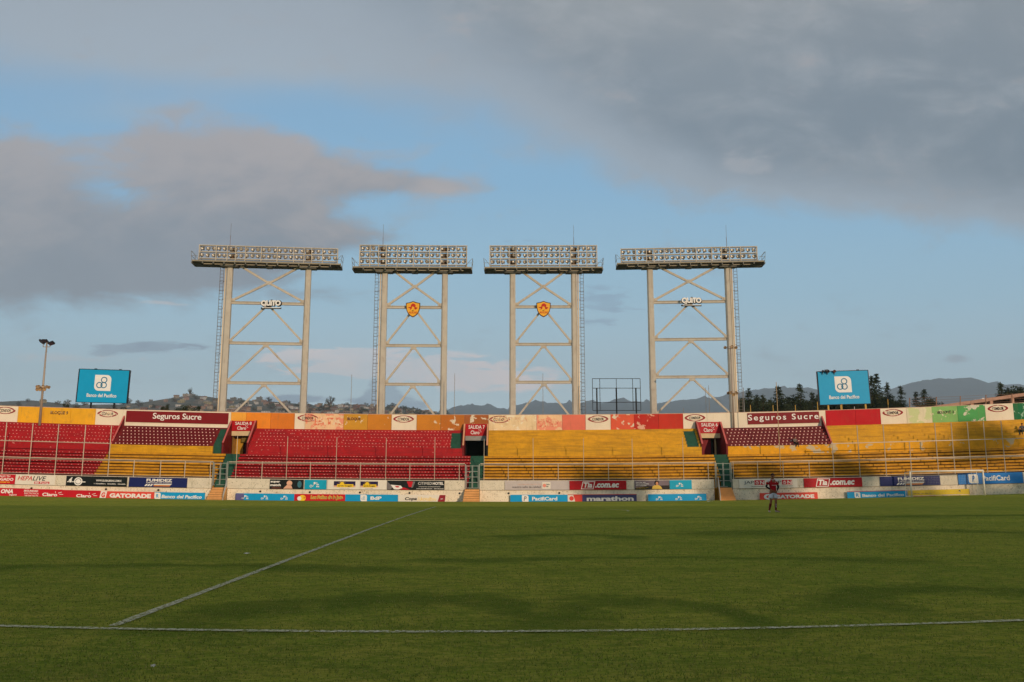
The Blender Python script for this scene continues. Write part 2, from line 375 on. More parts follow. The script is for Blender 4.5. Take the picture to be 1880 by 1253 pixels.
def strip(name, pts, w, label, zoff=.012):
    """pts: ground points (x, y); builds a painted strip that follows the turf"""
    mb = MB(); k = len(pts)
    for i, (x, y) in enumerate(pts):
        a = Vector(pts[max(i-1, 0)]); b = Vector(pts[min(i+1, k-1)]); d = (b-a).normalized(); nx, ny = -d.y, d.x
        for s_ in (-1, 1):
            ww = w/2*(1+.25*(random.random()-.5)); X, Y = x+nx*s_*ww, y+ny*s_*ww; mb.v.append((X, Y, gz(X, Y)+zoff))
    for i in range(k-1): mb.f.append((2*i, 2*i+1, 2*i+3, 2*i+2)); mb.m.append(0)
    o = mb.build(name, LINEM, recalc=False); tag(o, label, kind='structure'); return o
LINEM = line_mat()
def ground_hit(px, py):
    lo, hi = 3.0, 79.0
    for _ in range(50):
        m_ = (lo+hi)/2; p = P(px, py, m_)
        if p.z > gz(p.x, m_)+.0: lo = m_
        else: hi = m_
    return P(px, py, lo)
pts = []
for px in range(-500, 2400, 12):
    t = (px-900)/940; py = 1161.5-15.5*min(t*t, 2.2)-4*t
    p = ground_hit(px, py); pts.append((p.x, p.y))
strip('pitch_line', pts, .10, 'near touchline crossing the bottom of the picture')
A, B = ground_hit(208, 1151), ground_hit(800, 931)
strip('pitch_line', [(A.x+(B.x-A.x)*t, A.y+(B.y-A.y)*t) for t in np.linspace(0, 1, 160)], .11, 'halfway line running away across the pitch')
def arc(px, py, label, r=.9, a0=0, a1=math.pi):
    c = ground_hit(px, py); strip('pitch_marking', [(c.x+r*math.cos(t), c.y+r*2.2*math.sin(t)) for t in np.linspace(a0, a1, 14)], .1, label)
arc(444, 936, 'short painted arc left of the halfway line', a0=1.6, a1=3.4); arc(1119, 938, 'short painted arc right of the centre gate', a0=-.6, a1=1.4)
for px, py, s_, lab in [(453, 1019, .07, 'crumpled white scrap on the grass left of the halfway line'), (282, 1229.5, .03, 'small white scrap on the near grass below the touchline'), (1304, 921.5, .3, 'pale rag on the grass in front of the right gate ramp')]:
    c = ground_hit(px, py); mb = MB(); k = 9
    for i in range(k):
        t = 2*math.pi*i/k; r = s_*(.6+.5*random.random()); mb.v.append((c.x+r*math.cos(t), c.y+r*.5*math.sin(t), c.z+.015+.03*random.random()))
    mb.v.append((c.x, c.y, c.z+.04)); mb.f += [(i, (i+1) % k, k) for i in range(k)]; mb.m += [0]*k
    tag(mb.build('litter', WHITE, recalc=False), lab, 'litter', 'litter on the grass')
# near grass blades
def blades():
    n = 170000
    y = 4.2+30*rng.random(n)**2.3; x = (rng.random(n)*2-1)*(y*.66+.6)
    patch = np.sin(x*2.1+np.sin(y*1.7)*1.3)*np.cos(y*2.6+x*.7)
    h = (.010+.014*rng.random(n))*(1+.3*patch); w = (.0028+.0026*rng.random(n))*(1+y/14)
    a = rng.random(n)*2*np.pi; lean = .7*rng.random(n); la = rng.random(n)*2*np.pi
    bx, by = np.cos(a)*w, np.sin(a)*w
    v = np.empty((n, 3, 3)); v[:, 0] = np.stack([x-bx, y-by, np.full(n, -.002)], 1); v[:, 1] = np.stack([x+bx, y+by, np.full(n, -.002)], 1)
    v[:, 2] = np.stack([x+np.cos(la)*h*lean, y+np.sin(la)*h*lean, h], 1)
    me = bpy.data.meshes.new('grass'); me.vertices.add(3*n); me.vertices.foreach_set('co', v.ravel())
    me.loops.add(3*n); me.loops.foreach_set('vertex_index', np.arange(3*n)); me.polygons.add(n)
    me.polygons.foreach_set('loop_start', np.arange(0, 3*n, 3)); me.polygons.foreach_set('loop_total', np.full(n, 3))
    me.update(); bm_ = bpy.data.materials.new('grass blade'); bm_.use_nodes = True; N = NT(bm_.node_tree); N.n.clear(); o_ = N.n.new('ShaderNodeOutputMaterial'); df = N.n.new('ShaderNodeBsdfDiffuse'); tl = N.n.new('ShaderNodeBsdfTranslucent'); mx = N.n.new('ShaderNodeMixShader'); mx.inputs[0].default_value = .45
    g = N.n.new('ShaderNodeNewGeometry').outputs['Position']; c_ = N.mix(N.ss(N.noise(g, 5, 5, .7), .35, .65), rgba((136, 154, 64)), N.mix(N.ss(N.noise(g, 60, 2, .6), .4, .6), rgba((190, 176, 104)), rgba((104, 126, 48))))
    N.l.new(c_, df.inputs[0]); N.l.new(c_, tl.inputs[0]); N.l.new(df.outputs[0], mx.inputs[1]); N.l.new(tl.outputs[0], mx.inputs[2]); N.l.new(mx.outputs[0], o_.inputs[0]); me.materials.append(bm_)
    o = bpy.data.objects.new('grass', me); COL.objects.link(o); tag(o, 'short mown grass blades in the foreground', 'grass', kind='stuff')
blades()
# ------------------------------------------------------------------ lettering
def text_mesh(s, w, h, mats, bold=0.0, shear=0.0, space=1.0, depth=.012):
    cu = bpy.data.curves.new('t', 'FONT'); cu.body = s; cu.size = 1; cu.offset = bold; cu.shear = shear; cu.space_character = space; cu.extrude = .01
    cu.resolution_u = 3
    ob = bpy.data.objects.new('t', cu); COL.objects.link(ob); dg = bpy.context.evaluated_depsgraph_get()
    me = bpy.data.meshes.new_from_object(ob.evaluated_get(dg)); bpy.data.objects.remove(ob); bpy.data.curves.remove(cu)
    n = len(me.vertices); co = np.empty(n*3); me.vertices.foreach_get('co', co); co = co.reshape(-1, 3)
    mn, mx = co.min(0), co.max(0); sz = np.maximum(mx-mn, 1e-6)
    out = np.empty_like(co); out[:, 0] = (co[:, 0]-(mn[0]+mx[0])/2)/sz[0]*w; out[:, 2] = (co[:, 1]-(mn[1]+mx[1])/2)/sz[1]*h
    out[:, 1] = -(co[:, 2]-mn[2])/sz[2]*depth
    me.vertices.foreach_set('co', out.ravel()); me.materials.clear()
    for m_ in mats: me.materials.append(m_)
    me.update(); return me
class Board:
    """a flat board with its own local frame: x to the right, z up, y=0 its front face (towards the pitch is -y)"""
    def __init__(s, name, label, cat, c0, c1, h, mats, group=None, thick=.05, parent=None, panel='panel'):
        ex = (c1-c0); s.w = ex.length; ex.normalize(); ey = Vector((0, 0, 1)).cross(ex).normalized(); ez = ex.cross(ey)
        s.h = h; M = Matrix((ex, ey, ez)).transposed().to_4x4(); M.translation = (c0+c1)/2
        if parent is None:
            s.root = bpy.data.objects.new(name, None); COL.objects.link(s.root); s.root.matrix_world = M
            tag(s.root, label, cat, group); s.holder = s.root; s.M0 = Matrix.Identity(4)
            mb = MB(); mb.box((0, thick/2, h/2), (s.w, thick, h)); s.panel = s.put(panel, mb, mats)
        else:
            s.holder = parent; s.M0 = M
            if not parent.get('_local'):
                o_ = Vector((0, 0, 0)); p = parent
                while p: o_ += p.matrix_basis.translation; p = p.parent
                s.M0 = Matrix.Translation(-o_) @ M
    def put(s, name, mb, mats, label=None, parent=None):
        me = bpy.data.meshes.new(name); me.from_pydata([tuple(s.M0 @ Vector(v)) for v in mb.v], [], mb.f)
        for m_ in (mats if isinstance(mats, (list, tuple)) else [mats]): me.materials.append(m_)
        me.polygons.foreach_set('material_index', mb.m)
        bm = bmesh.new(); bm.from_mesh(me); bmesh.ops.recalc_face_normals(bm, faces=bm.faces); bm.to_mesh(me); bm.free()
        o = bpy.data.objects.new(name, me); COL.objects.link(o); o.parent = parent or s.holder
        if label: o['label'] = label
        return o
    def text(s, txt, x, z, w, h, m_, bold=.01, shear=0, space=1, name='lettering', y=-.004):
        """x, z: centre as fractions of the board; w, h fractions too"""
        me = text_mesh(txt, w*s.w, h*s.h, [m_], bold, shear, space)
        me.transform(s.M0 @ Matrix.Translation(((x-.5)*s.w, y, z*s.h)))
        o = bpy.data.objects.new(name, me); COL.objects.link(o); o.parent = s.holder; return o
    def poly(s, pts, m_, name='emblem', y=-.004, t=.01, frac=True):
        mb = MB(); n = len(pts)
        q = [((px-.5)*s.w, pz*s.h) for px, pz in pts] if frac else pts
        mb.v = [(a, y, b) for a, b in q]+[(a, y-t, b) for a, b in q]
        mb.f = [tuple(range(n)), tuple(range(2*n-1, n-1, -1))]+[(i, (i+1) % n, n+(i+1) % n, n+i) for i in range(n)]; mb.m = [0]*(n+2)
        return s.put(name, mb, m_)
    def ring(s, cx, cz, r, w_, m_, name='emblem', y=-.012, rz=None, a0=0, a1=2*math.pi, n=28):
        """cx, cz fractions; r, w_ in metres"""
        rz = rz or r; mb = MB(); X, Z = (cx-.5)*s.w, cz*s.h
        for i in range(n+1):
            t = a0+(a1-a0)*i/n
            for k in (r, r-w_):
                kk = k/r; mb.v.append((X+k*math.cos(t), y, Z+rz*kk*math.sin(t)))
        for i in range(n): mb.f.append((2*i, 2*i+1, 2*i+3, 2*i+2)); mb.m.append(0)
        return s.put(name, mb, m_)
    def disc(s, cx, cz, r, m_, name='emblem', y=-.01, rz=None, n=24):
        rz = rz or r; X, Z = (cx-.5)*s.w, cz*s.h
        return s.poly([(X+r*math.cos(2*math.pi*i/n), Z+rz*math.sin(2*math.pi*i/n)) for i in range(n)], m_, name, y, .004, False)
    def rect(s, x0, x1, z0, z1, m_, name='emblem', y=-.004, sh=0): return s.poly([(x0, z0), (x1, z0), (x1+sh, z1), (x0+sh, z1)], m_, name, y)
def leaf(cx, cz, r, asp):
    """the bank's leaf-shaped tile: square with two round corners; fractions, asp = w/h"""
    pts = []; R_ = .55*r
    def a(x, z): pts.append((cx+x/asp, cz+z))
    a(-r, r); 
    for i in range(9): t = math.pi/2*(1-i/8); a(r-R_+R_*math.cos(t), r-R_+R_*math.sin(t))
    a(r, -r)
    for i in range(9): t = -math.pi/2-math.pi/2*i/8; a(-r+R_+R_*math.cos(t), -r+R_+R_*math.sin(t))
    return pts
BLUE = mat('bank blue board', (8, 152, 204), .5, var=.06); BLUE2 = mat('deep bank blue board', (8, 116, 190), .5, var=.06)
TEAL = mat('turquoise board', (8, 160, 190), .5, var=.06)
CLRED = mat('bright red board', (200, 20, 36), .5, var=.07); BDARK = mat('dark red board', (128, 14, 20), .55, var=.05)
DRED = mat('deep red board', (178, 10, 22), .5, var=.06)
CORAL = mat('coral red board', (226, 72, 58), .5, var=.06); NAVY = mat('navy board', (24, 34, 92), .5, var=.06)
BKB = mat('black board', (22, 26, 24), .5, var=.1); WB = mat('white board', (232, 220, 202), .6, var=.04, dirt=.15, dirtc=(190, 170, 150))
LAV = mat('pale grey board', (196, 182, 176), .6, var=.05); YB = mat('yellow board', (220, 186, 30), .6, var=.06)
GREYT = mat('grey lettering', (120, 112, 110), .6); REDT = mat('red lettering', (200, 32, 40), .6); ORNG = mat('orange print', (232, 140, 40), .6)
DKT = mat('dark lettering', (42, 40, 48), .6); PEACH = mat('peach print', (224, 170, 140), .6); YT = mat('yellow print', (240, 196, 40), .6); PURP = mat('slate purple board', (70, 70, 112), .5)
MARK = mat('faded white mark', (214, 150, 140), .8, var=.15)
# ------------------------------------------------------------------ grandstand
stand = thing('grandstand', 'long concrete grandstand in red, maroon and yellow paint facing the pitch', 'grandstand', (0, 83, -1))
gates = [('left', 388, 418), ('mid', 853, 881), ('right', 1311, 1345)]
def front_walls():
    cuts = [XL]+sum([[Xp(a, Z1, 890), Xp(b, Z1, 890)] for _, a, b in gates], [])+[XR]
    for i in range(0, len(cuts), 2):
        mb = MB()
        sweep(mb, cuts[i], cuts[i+1], [(Z1, -2.0), (Z1, off(ub, .6)), (Z1+.3, off(ub, .6)), (Z1+.3, -2.0)], [0])
        mb.build('front_wall', CREAM, stand)
        mb = MB()
        sweep(mb, cuts[i], cuts[i+1], [(Z1-.06, ub), (Z1-.06, off(lb, .4)), (Z1+.3, off(lb, .2)), (Z1+.3, ub)], [0])
        mb.build('front_parapet', mat('panelled parapet paint', (222, 208, 184), .8, var=.08, dirt=.3, dirtc=(160, 150, 120), streak=.5, fleck=.22), stand)
front_walls()
def terrace(name, X0, X1, Y0, Y1, bot, top, n, mats, bench=True, marks=None, label=None, t1=1.0, parent=stand):
    """mats: [face, gap, mark]"""
    prof = []; mis = []; g = .3; tr = (Y1-Y0)/n; ov = tr*.72 if bench else 0
    for k in range(n):
        Yk = Y0+k*tr; a = k/n*t1; b = (k+1)/n*t1
        if bench:
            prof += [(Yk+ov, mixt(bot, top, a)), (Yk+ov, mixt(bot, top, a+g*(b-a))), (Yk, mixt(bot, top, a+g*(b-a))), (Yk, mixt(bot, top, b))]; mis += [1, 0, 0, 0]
        else:
            prof += [(Yk, mixt(bot, top, a)), (Yk, mixt(bot, top, b))]; mis += [0, 0]
    prof += [(Y1+.02, mixt(bot, top, t1)), (Y1+.02, -1.8), (prof[0][0], -1.8)]; mis += [0, 0, 0]
    mb = MB(); sweep(mb, X0, X1, prof, mis)
    if marks:
        sp, sw, sh_, f0, drop = marks
        for k in range(n):
            Yk = Y0+k*tr-.006; t = (k+f0)/n*t1; x = X0+.25+random.random()*.2
            while x < X1-.2:
                x += sp
                if random.random() < drop: continue
                Y = Yk+YC(x); z = zat(x, Y, mixt(bot, top, t)); w = sw*(.7+.6*random.random())/2; h = sh_*(.7+.5*random.random())/2
                mb.quad((x-w, Y, z-h), (x+w, Y, z-h), (x+w, Y, z+h), (x-w, Y, z+h), 2)
    return mb.build(name, mats, parent, label, recalc=False)
XB1 = Xp(202, Z2, 828)                       # red / yellow border of the left wing
P8 = (Xp(406.5, Z2, 832), Xp(455.5, Z2, 832)); P7 = (Xp(848.5, Z2, 838), Xp(896, Z2, 838)); P6 = (Xp(1288.5, Z2, 835), Xp(1337, Z2, 835))
G8 = (Xp(390.5, Z2, 822), P8[0]); G7 = (Xp(826.5, Z2, 822), Xp(846, Z2, 822)); G6 = (Xp(1262.5, Z2, 822), Xp(1284, Z2, 822))
A8 = (Xp(417, Z2, 832), Xp(443, Z2, 832)); A7 = (Xp(864, Z2, 838), Xp(889, Z2, 838)); A6 = (Xp(1309, Z2, 835), Xp(1334, Z2, 835))
XB2 = Xp(1529, Z2, 816)                      # maroon / yellow border of the right wing
LM = (.30, .1, .045, .62, .12); UM = (.33, .09, .07, .5, .1)
Y0L, Y1L = Z1+.3, Z2-.05
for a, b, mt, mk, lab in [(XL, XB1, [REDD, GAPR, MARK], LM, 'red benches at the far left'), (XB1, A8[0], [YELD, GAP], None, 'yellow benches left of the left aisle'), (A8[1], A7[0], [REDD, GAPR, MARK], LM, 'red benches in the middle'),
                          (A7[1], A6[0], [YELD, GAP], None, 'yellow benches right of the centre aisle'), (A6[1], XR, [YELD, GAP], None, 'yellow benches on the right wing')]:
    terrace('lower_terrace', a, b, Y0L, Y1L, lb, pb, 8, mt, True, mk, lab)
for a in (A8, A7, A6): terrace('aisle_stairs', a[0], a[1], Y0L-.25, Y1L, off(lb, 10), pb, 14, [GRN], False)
# parapet between the tiers
def slab(name, X0, X1, Ya, Yb, b, t, m_, label=None, parent=stand):
    mb = MB(); sweep(mb, X0, X1, [(Ya, b), (Ya, t), (Yb, t), (Yb, b)], [0]); return mb.build(name, m_, parent, label)
ptG = lambda px: pt(px)
for a, b, m_ in [(XL, XB1, RED), (XB1, G8[0], YEL), (P8[1], P7[0], RED), (P7[1], P6[0], YEL), (P6[1], XR, YEL)]:
    slab('mid_parapet', a, b, Z2-.02, Z2+.16, pb, pt, m_ if a != P6[1] else mat('flaking yellow paint', (226, 158, 26), .7, var=.12, flake=.33, flakec=(196, 176, 140), fscale=.9, dirt=.35, dirtc=(150, 100, 24)))
Y0U, Y1U = Z2+.2, Z3-.1
for a, b, mt, mk, n in [(XL, XB1, [RED, RED, MARK], UM, 6), (P8[1], G7[0], [RED, RED, MARK], UM, 6), (G7[1], P7[0], [RED, RED], None, 6), (P7[1], G6[0], [YEL, YEL], None, 6), (G6[1], P6[0], [YEL], None, 6), (XB2, XR, [YEL, YEL], None, 6)]:
    terrace('upper_terrace', a, b, Y0U, Y1U, pt, wb, n, mt, False, mk)
for a, b, t in [(G8[0], G8[1], .93), (G7[0], G7[1], .84), (G6[0], G6[1], .86)]:
    mb_ = terrace('upper_stairs', a, b, Y0U, Y1U-.3, pt, wb, 9, [GRN], False, t1=t)
    slab('stair_landing', a, b, Y1U-.28, Y1U, mixt(pt, wb, t), wb, (RED if a == G7[0] else (YEL if a == G6[0] else MARO)))
MAR = [(XB1, G8[0]), (P6[1], XB2)]
for a, b in MAR: terrace('upper_terrace', a, b, Y0U, Y1U, pt, wb, 6, [MARO], False)
PINK = mat('faded pink edge paint', (196, 96, 88), .7, var=.12)
for X in (XB1, XB2):
    s_ = 1 if X > 0 else -1; mb = MB(); w = .14
    ys = [(Z2+.1, off(pt, -1)), (Z3-.05, lambda px: wb(px)-18), (Z3-.05, wb), (Z2+.1, pt)]
    sweep(mb, X-w/2, X+w/2, ys, [0], cap_mi=1); mb.build('divider_wall', [PINK, MARO], stand)
# maroon seats
def seats():
    mb = MB(); W = .40
    prof = [(-.05, .17), (.0, .02), (.02, .0), (.05, -.14), (.3, -.15), (.32, -.12)]
    # shell: backrest and pan with rounded top, as one bent plate
    xs = [-.19, -.15, 0, .15, .19]; path = [(.0, .36), (-.015, .3), (-.03, .16), (-.06, .05), (-.32, .03), (-.36, -.02)]
    for t_ in (0, 1):
        for j, (yy, zz) in enumerate(path):
            for x in xs:
                dz = -.05*(abs(x)/.19)**3 if j == 0 else 0; dy = -.03*(x/.19)**2
                mb.v.append((x, yy+dy+(.02 if t_ and j < 3 else 0), zz+dz-(.02 if t_ and j >= 3 else 0)))
    k = len(xs); n = len(path)*k
    for t_ in (0, 1):
        for j in range(len(path)-1):
            for i in range(k-1):
                q = (t_*n+j*k+i, t_*n+j*k+i+1, t_*n+(j+1)*k+i+1, t_*n+(j+1)*k+i); mb.f.append(q); mb.m.append(0)
    rim = [j*k for j in range(len(path))]+[(len(path)-1)*k+i for i in range(1, k)]+[j*k+k-1 for j in range(len(path)-2, -1, -1)]+[i for i in range(k-2, 0, -1)]
    for i in range(len(rim)): a, b = rim[i], rim[(i+1) % len(rim)]; mb.f.append((a, b, b+n, a+n)); mb.m.append(0)
    SEAT = mat('maroon seat plastic', (100, 14, 18), .6, var=.1)
    # pale number plates / bare bolts that show as light spots
    mb2 = MB(); mb2.box((0, -.052, .17), (.10, .012, .10)); 
    src = None; rows = ['bottom', 'second', 'third', 'fourth', 'fifth', 'top']
    n_ = 0
    for bi, (a, b) in enumerate(MAR):
        for k_ in range(6):
            tr = (Y1U-Y0U)/6
            cnt = 25
            for i in range(cnt):
                x = a+.35+(b-a-.6)*(i+(.5 if k_ % 2 else 0)+.15)/cnt; Y = Y0U+k_*tr+YC(x)-.02; z = zat(x, Y, mixt(pt, wb, (k_+.02)/6))
                lab = f"maroon stadium seat with pale plate, {rows[k_]} row of the {'left block beside the left exit' if bi == 0 else 'right block beside the right exit'}"
                if src is None:
                    src = thing('stadium_chair', lab, 'seat', local=True);
                    o = mb.build('shell', SEAT, src, recalc=True); o.location = (0, 0, 0)
                    o = mb2.build('number_plate', mat('pale seat plate', (250, 190, 175), .6), src); o.location = (0, 0, 0)
                    r_ = src
                else: r_ = copy_tree(src)
                r_.location = (x, Y-.0, z-.03); r_.rotation_euler = (0, 0, random.uniform(-.06, .06)); r_.scale = (1.0, .5, .86)
                r_['label'] = lab; r_['group'] = f"maroon seats, {rows[k_]} row, {'left' if bi == 0 else 'right'} block"; n_ += 1
    return n_
seats()
# ------------------------------------------------------------------ top perimeter wall, painted in panels
pwall = thing('perimeter_wall', 'concrete wall along the top of the stand painted in many coloured panels', 'wall', (0, Z3, 3))
def pmat(key, c, **k): return mat(key, c, .75, **{**dict(var=.08, scale=.7, dirt=.15, streak=.2, dirtc=(150, 110, 70)), **k})
AMB = pmat('amber panel', (238, 172, 36), dirt=.3, streak=.35); ORL = pmat('light orange panel', (246, 168, 62)); ORG = pmat('orange panel', (242, 140, 40), streak=.3); ORD = pmat('deep orange panel', (222, 122, 38), streak=.4)
OCH = pmat('ochre panel', (206, 146, 44), flake=.2, fscale=1.6); OCH2 = pmat('dark ochre panel', (206, 128, 38), flake=.17, fscale=1.3); OCH3 = pmat('brown ochre panel', (190, 108, 36), flake=.26, fscale=1.0); BRN = pmat('brown panel', (168, 92, 44), flake=.3, fscale=1.1)
CRP = pmat('peeling cream panel', (236, 206, 160), flake=.42, flakec=(240, 222, 190), dirt=.3); PKC = pmat('pink cream panel', (240, 196, 150), flake=.45, flakec=(236, 150, 118), fscale=1.0)
SAL = pmat('salmon panel', (226, 116, 92)); SAL2 = pmat('salmon red panel', (222, 92, 62), flake=.3, fscale=1.5); RP = pmat('peeling red panel', (188, 44, 34), flake=.33, fscale=1.3, flakec=(226, 170, 140)); RP2 = pmat('red panel', (196, 52, 34))
RP3 = pmat('crimson panel', (190, 26, 34)); GCR = pmat('greenish cream panel', (226, 212, 176), flake=.4, flakec=(204, 208, 150), fscale=.8); LGR = pmat('light green panel', (136, 182, 104), flake=.24, fscale=1.5, flakec=(220, 206, 170)); MGR = pmat('green panel', (84, 160, 88), flake=.36, fscale=1.1, flakec=(214, 204, 178)); DGR = pmat('dark green panel', (32, 108, 66), flake=.3, fscale=1.6, flakec=(150, 180, 150))
panels = [(-330, -200, AMB), (-200, -130, CREAM2), (-130, -60, AMB), (-60, 32, CREAM2), (32, 79, AMB), (79, 129, AMB), (129, 175, AMB), (175, 225, CREAM2), (225, 424, CREAM2), (424, 452, ORL), (452, 497, ORG), (497, 541, ORD), (541, 560, CREAM2), (560, 631, PKC), (631, 675, OCH), (675, 719, OCH2), (719, 765, CREAM2),
          (765, 809, OCH2), (809, 853, OCH3), (853, 897, BRN), (897, 985, CRP), (985, 1032, PKC), (1032, 1075, SAL), (1075, 1121, CREAM2), (1121, 1164, SAL2), (1164, 1209, RP), (1209, 1254, RP2), (1254, 1298, CREAM2), (1298, 1516, CREAM2), (1516, 1571, RP3), (1571, 1617, RP3), (1617, 1665, CREAM2),
          (1665, 1712, GCR), (1712, 1759, LGR), (1759, 1810, MGR), (1810, 1862, CREAM2), (1862, 1960, DGR), (1960, 2240, YEL)]
colname = {}
def low(px): return wb(px)+2.0
PAN = {}
for i, (a, b, m_) in enumerate(panels):
    X0, X1 = Xp(a, Z3, 768), Xp(b, Z3, 768)
    mb = MB(); g = .012
    sweep(mb, X0+g, X1-g, [(Z3, low), (Z3, wt), (Z3+.22, wt), (Z3+.22, low)], [0])
    PAN[a] = mb.build('wall_panel', m_, pwall, m_.name.replace(' panel', '').replace(' paint', '')+' painted panel')
for xa_, xb_ in ((XL, P8[0]), (P8[1], P7[0]), (P7[1], P6[0]), (P6[1], XR)):
  mb = MB(); sweep(mb, xa_, xb_, [(Z3+.02, -2), (Z3+.02, lambda px: wb(px)+1.8), (Z3+.2, lambda px: wb(px)+1.8), (Z3+.2, -2)], [0]); mb.build('wall_base', CONC, pwall)
mb = MB(); sweep(mb, XL, XR, [(Z3+.02, wt), (Z3+.02, lambda px: wt(px)-.9), (Z3+.2, lambda px: wt(px)-.9), (Z3+.2, wt)], [0]); mb.build('wall_coping', mat('pink grey coping', (196, 160, 136), .8, var=.15, dirt=.4), pwall)
def on_wall(px0, px1, top, bot, Y0=Z3-.012, parent=None):
    """a flat frame lying on the wall face between two picture columns"""
    X0, X1 = Xp(px0, Y0, 768), Xp(px1, Y0, 768); z0, z1 = zat(X0, Y0+YC(X0), bot), zat(X1, Y0+YC(X1), bot)
    ht = zat((X0+X1)/2, Y0+YC((X0+X1)/2), top)-zat((X0+X1)/2, Y0+YC((X0+X1)/2), bot)
    return Vector((X0, Y0+YC(X0), z0)), Vector((X1, Y0+YC(X1), z1)), ht
MAROT = mat('faded maroon mark', (150, 30, 36), .7, var=.2, flake=.25, flakec=(236, 218, 190), fscale=5)
DKF = mat('faded dark lettering', (52, 38, 46), .7, flake=.3, flakec=(230, 200, 150), fscale=6)
def oval(pc, w, par, txt, m_=MAROT, tm=DKF, dy=0):
    c0, c1, h = on_wall(pc-w/2, pc+w/2, lambda p: wt(p)+1.5+dy, lambda p: wt(p)+14.5+dy)
    B = Board('m', None, None, c0, c1, h, None, parent=par)
    mb = MB(); n = 40
    for i in range(n+1):
        t = 2*math.pi*i/n; x = math.cos(t); z = math.sin(t); e = abs(x)**3
        for k in (1, .82-.28*e): mb.v.append((x*B.w/2*(1 if k == 1 else .80), -.006, B.h/2+z*B.h/2*k*(1-.25*e)))
    for i in range(n): mb.f.append((2*i, 2*i+1, 2*i+3, 2*i+2)); mb.m.append(0)
    B.put('emblem', mb, m_)
    B.text(txt, .5, .48, .56, .42, tm, .02, y=-.006)
for pc, par in [(8, -60), (197, 175), (565, 560), (741, 719), (917, 897), (1098, 1075), (1276, 1254), (1640, 1617), (1834, 1810)]:
    oval(pc, 38, PAN[par], 'CONDOR', MAROT if pc not in (1276,) else mat('maroon mark', (150, 22, 30), .6))
def wtext(px0, px1, par, txt, m_, y0=5, y1=12, bold=.02, sp=1):
    c0, c1, h = on_wall(px0, px1, lambda p: wt(p)+y0, lambda p: wt(p)+y1); B = Board('m', None, None, c0, c1, h, None, parent=par); B.text(txt, .5, .5, 1, 1, m_, bold, y=-.006, space=sp)
wtext(92, 124, PAN[79], 'BLOQUE 9', DKF, 6, 13); wtext(638, 662, PAN[631], 'BLOQUE', mat('plum lettering', (70, 30, 50), .7), 6, 12)
wtext(1722, 1752, PAN[1712], 'BLOQUE 3', DKF, 8, 14); wtext(575, 628, PAN[560], 'JATA', mat('orange worn letters', (228, 120, 84), .8, flake=.5, flakec=(240, 206, 166), fscale=3), 7, 24, .05)
wtext(905, 970, PAN[897], 'PINTURA', mat('very faded letters', (226, 176, 136), .8, flake=.5, flakec=(236, 210, 168), fscale=4), 4, 12, .02)
wtext(988, 1024, PAN[985], 'COND', mat('faded pink letters', (220, 110, 86), .8, flake=.5, flakec=(240, 196, 150), fscale=4), 8, 22, .02)
def banner(a, b, ty, by, lab, wx0, wx1, bold, sp):
    c0, c1, h = on_wall(a, b, ty, by, Z3-.07)
    B = Board('banner', lab, 'banner', c0, c1, h, BDARK, thick=.05)
    B.text('Seguros Sucre', (wx0+wx1)/2, .52, wx1-wx0, .68, WHITE, bold, 0, sp)
banner(231, 419, lambda p: wt(p)+1.6, lambda p: wt(p)+22.2, 'long dark red wall banner with white lettering, left of the left exit', .26, .735, .012, .95)
banner(1373, 1504.5, lambda p: wt(p)+1.4, lambda p: wt(p)+22, 'long dark red wall banner with spaced white lettering, right of the right exit', .005, .99, .012, 1.25)
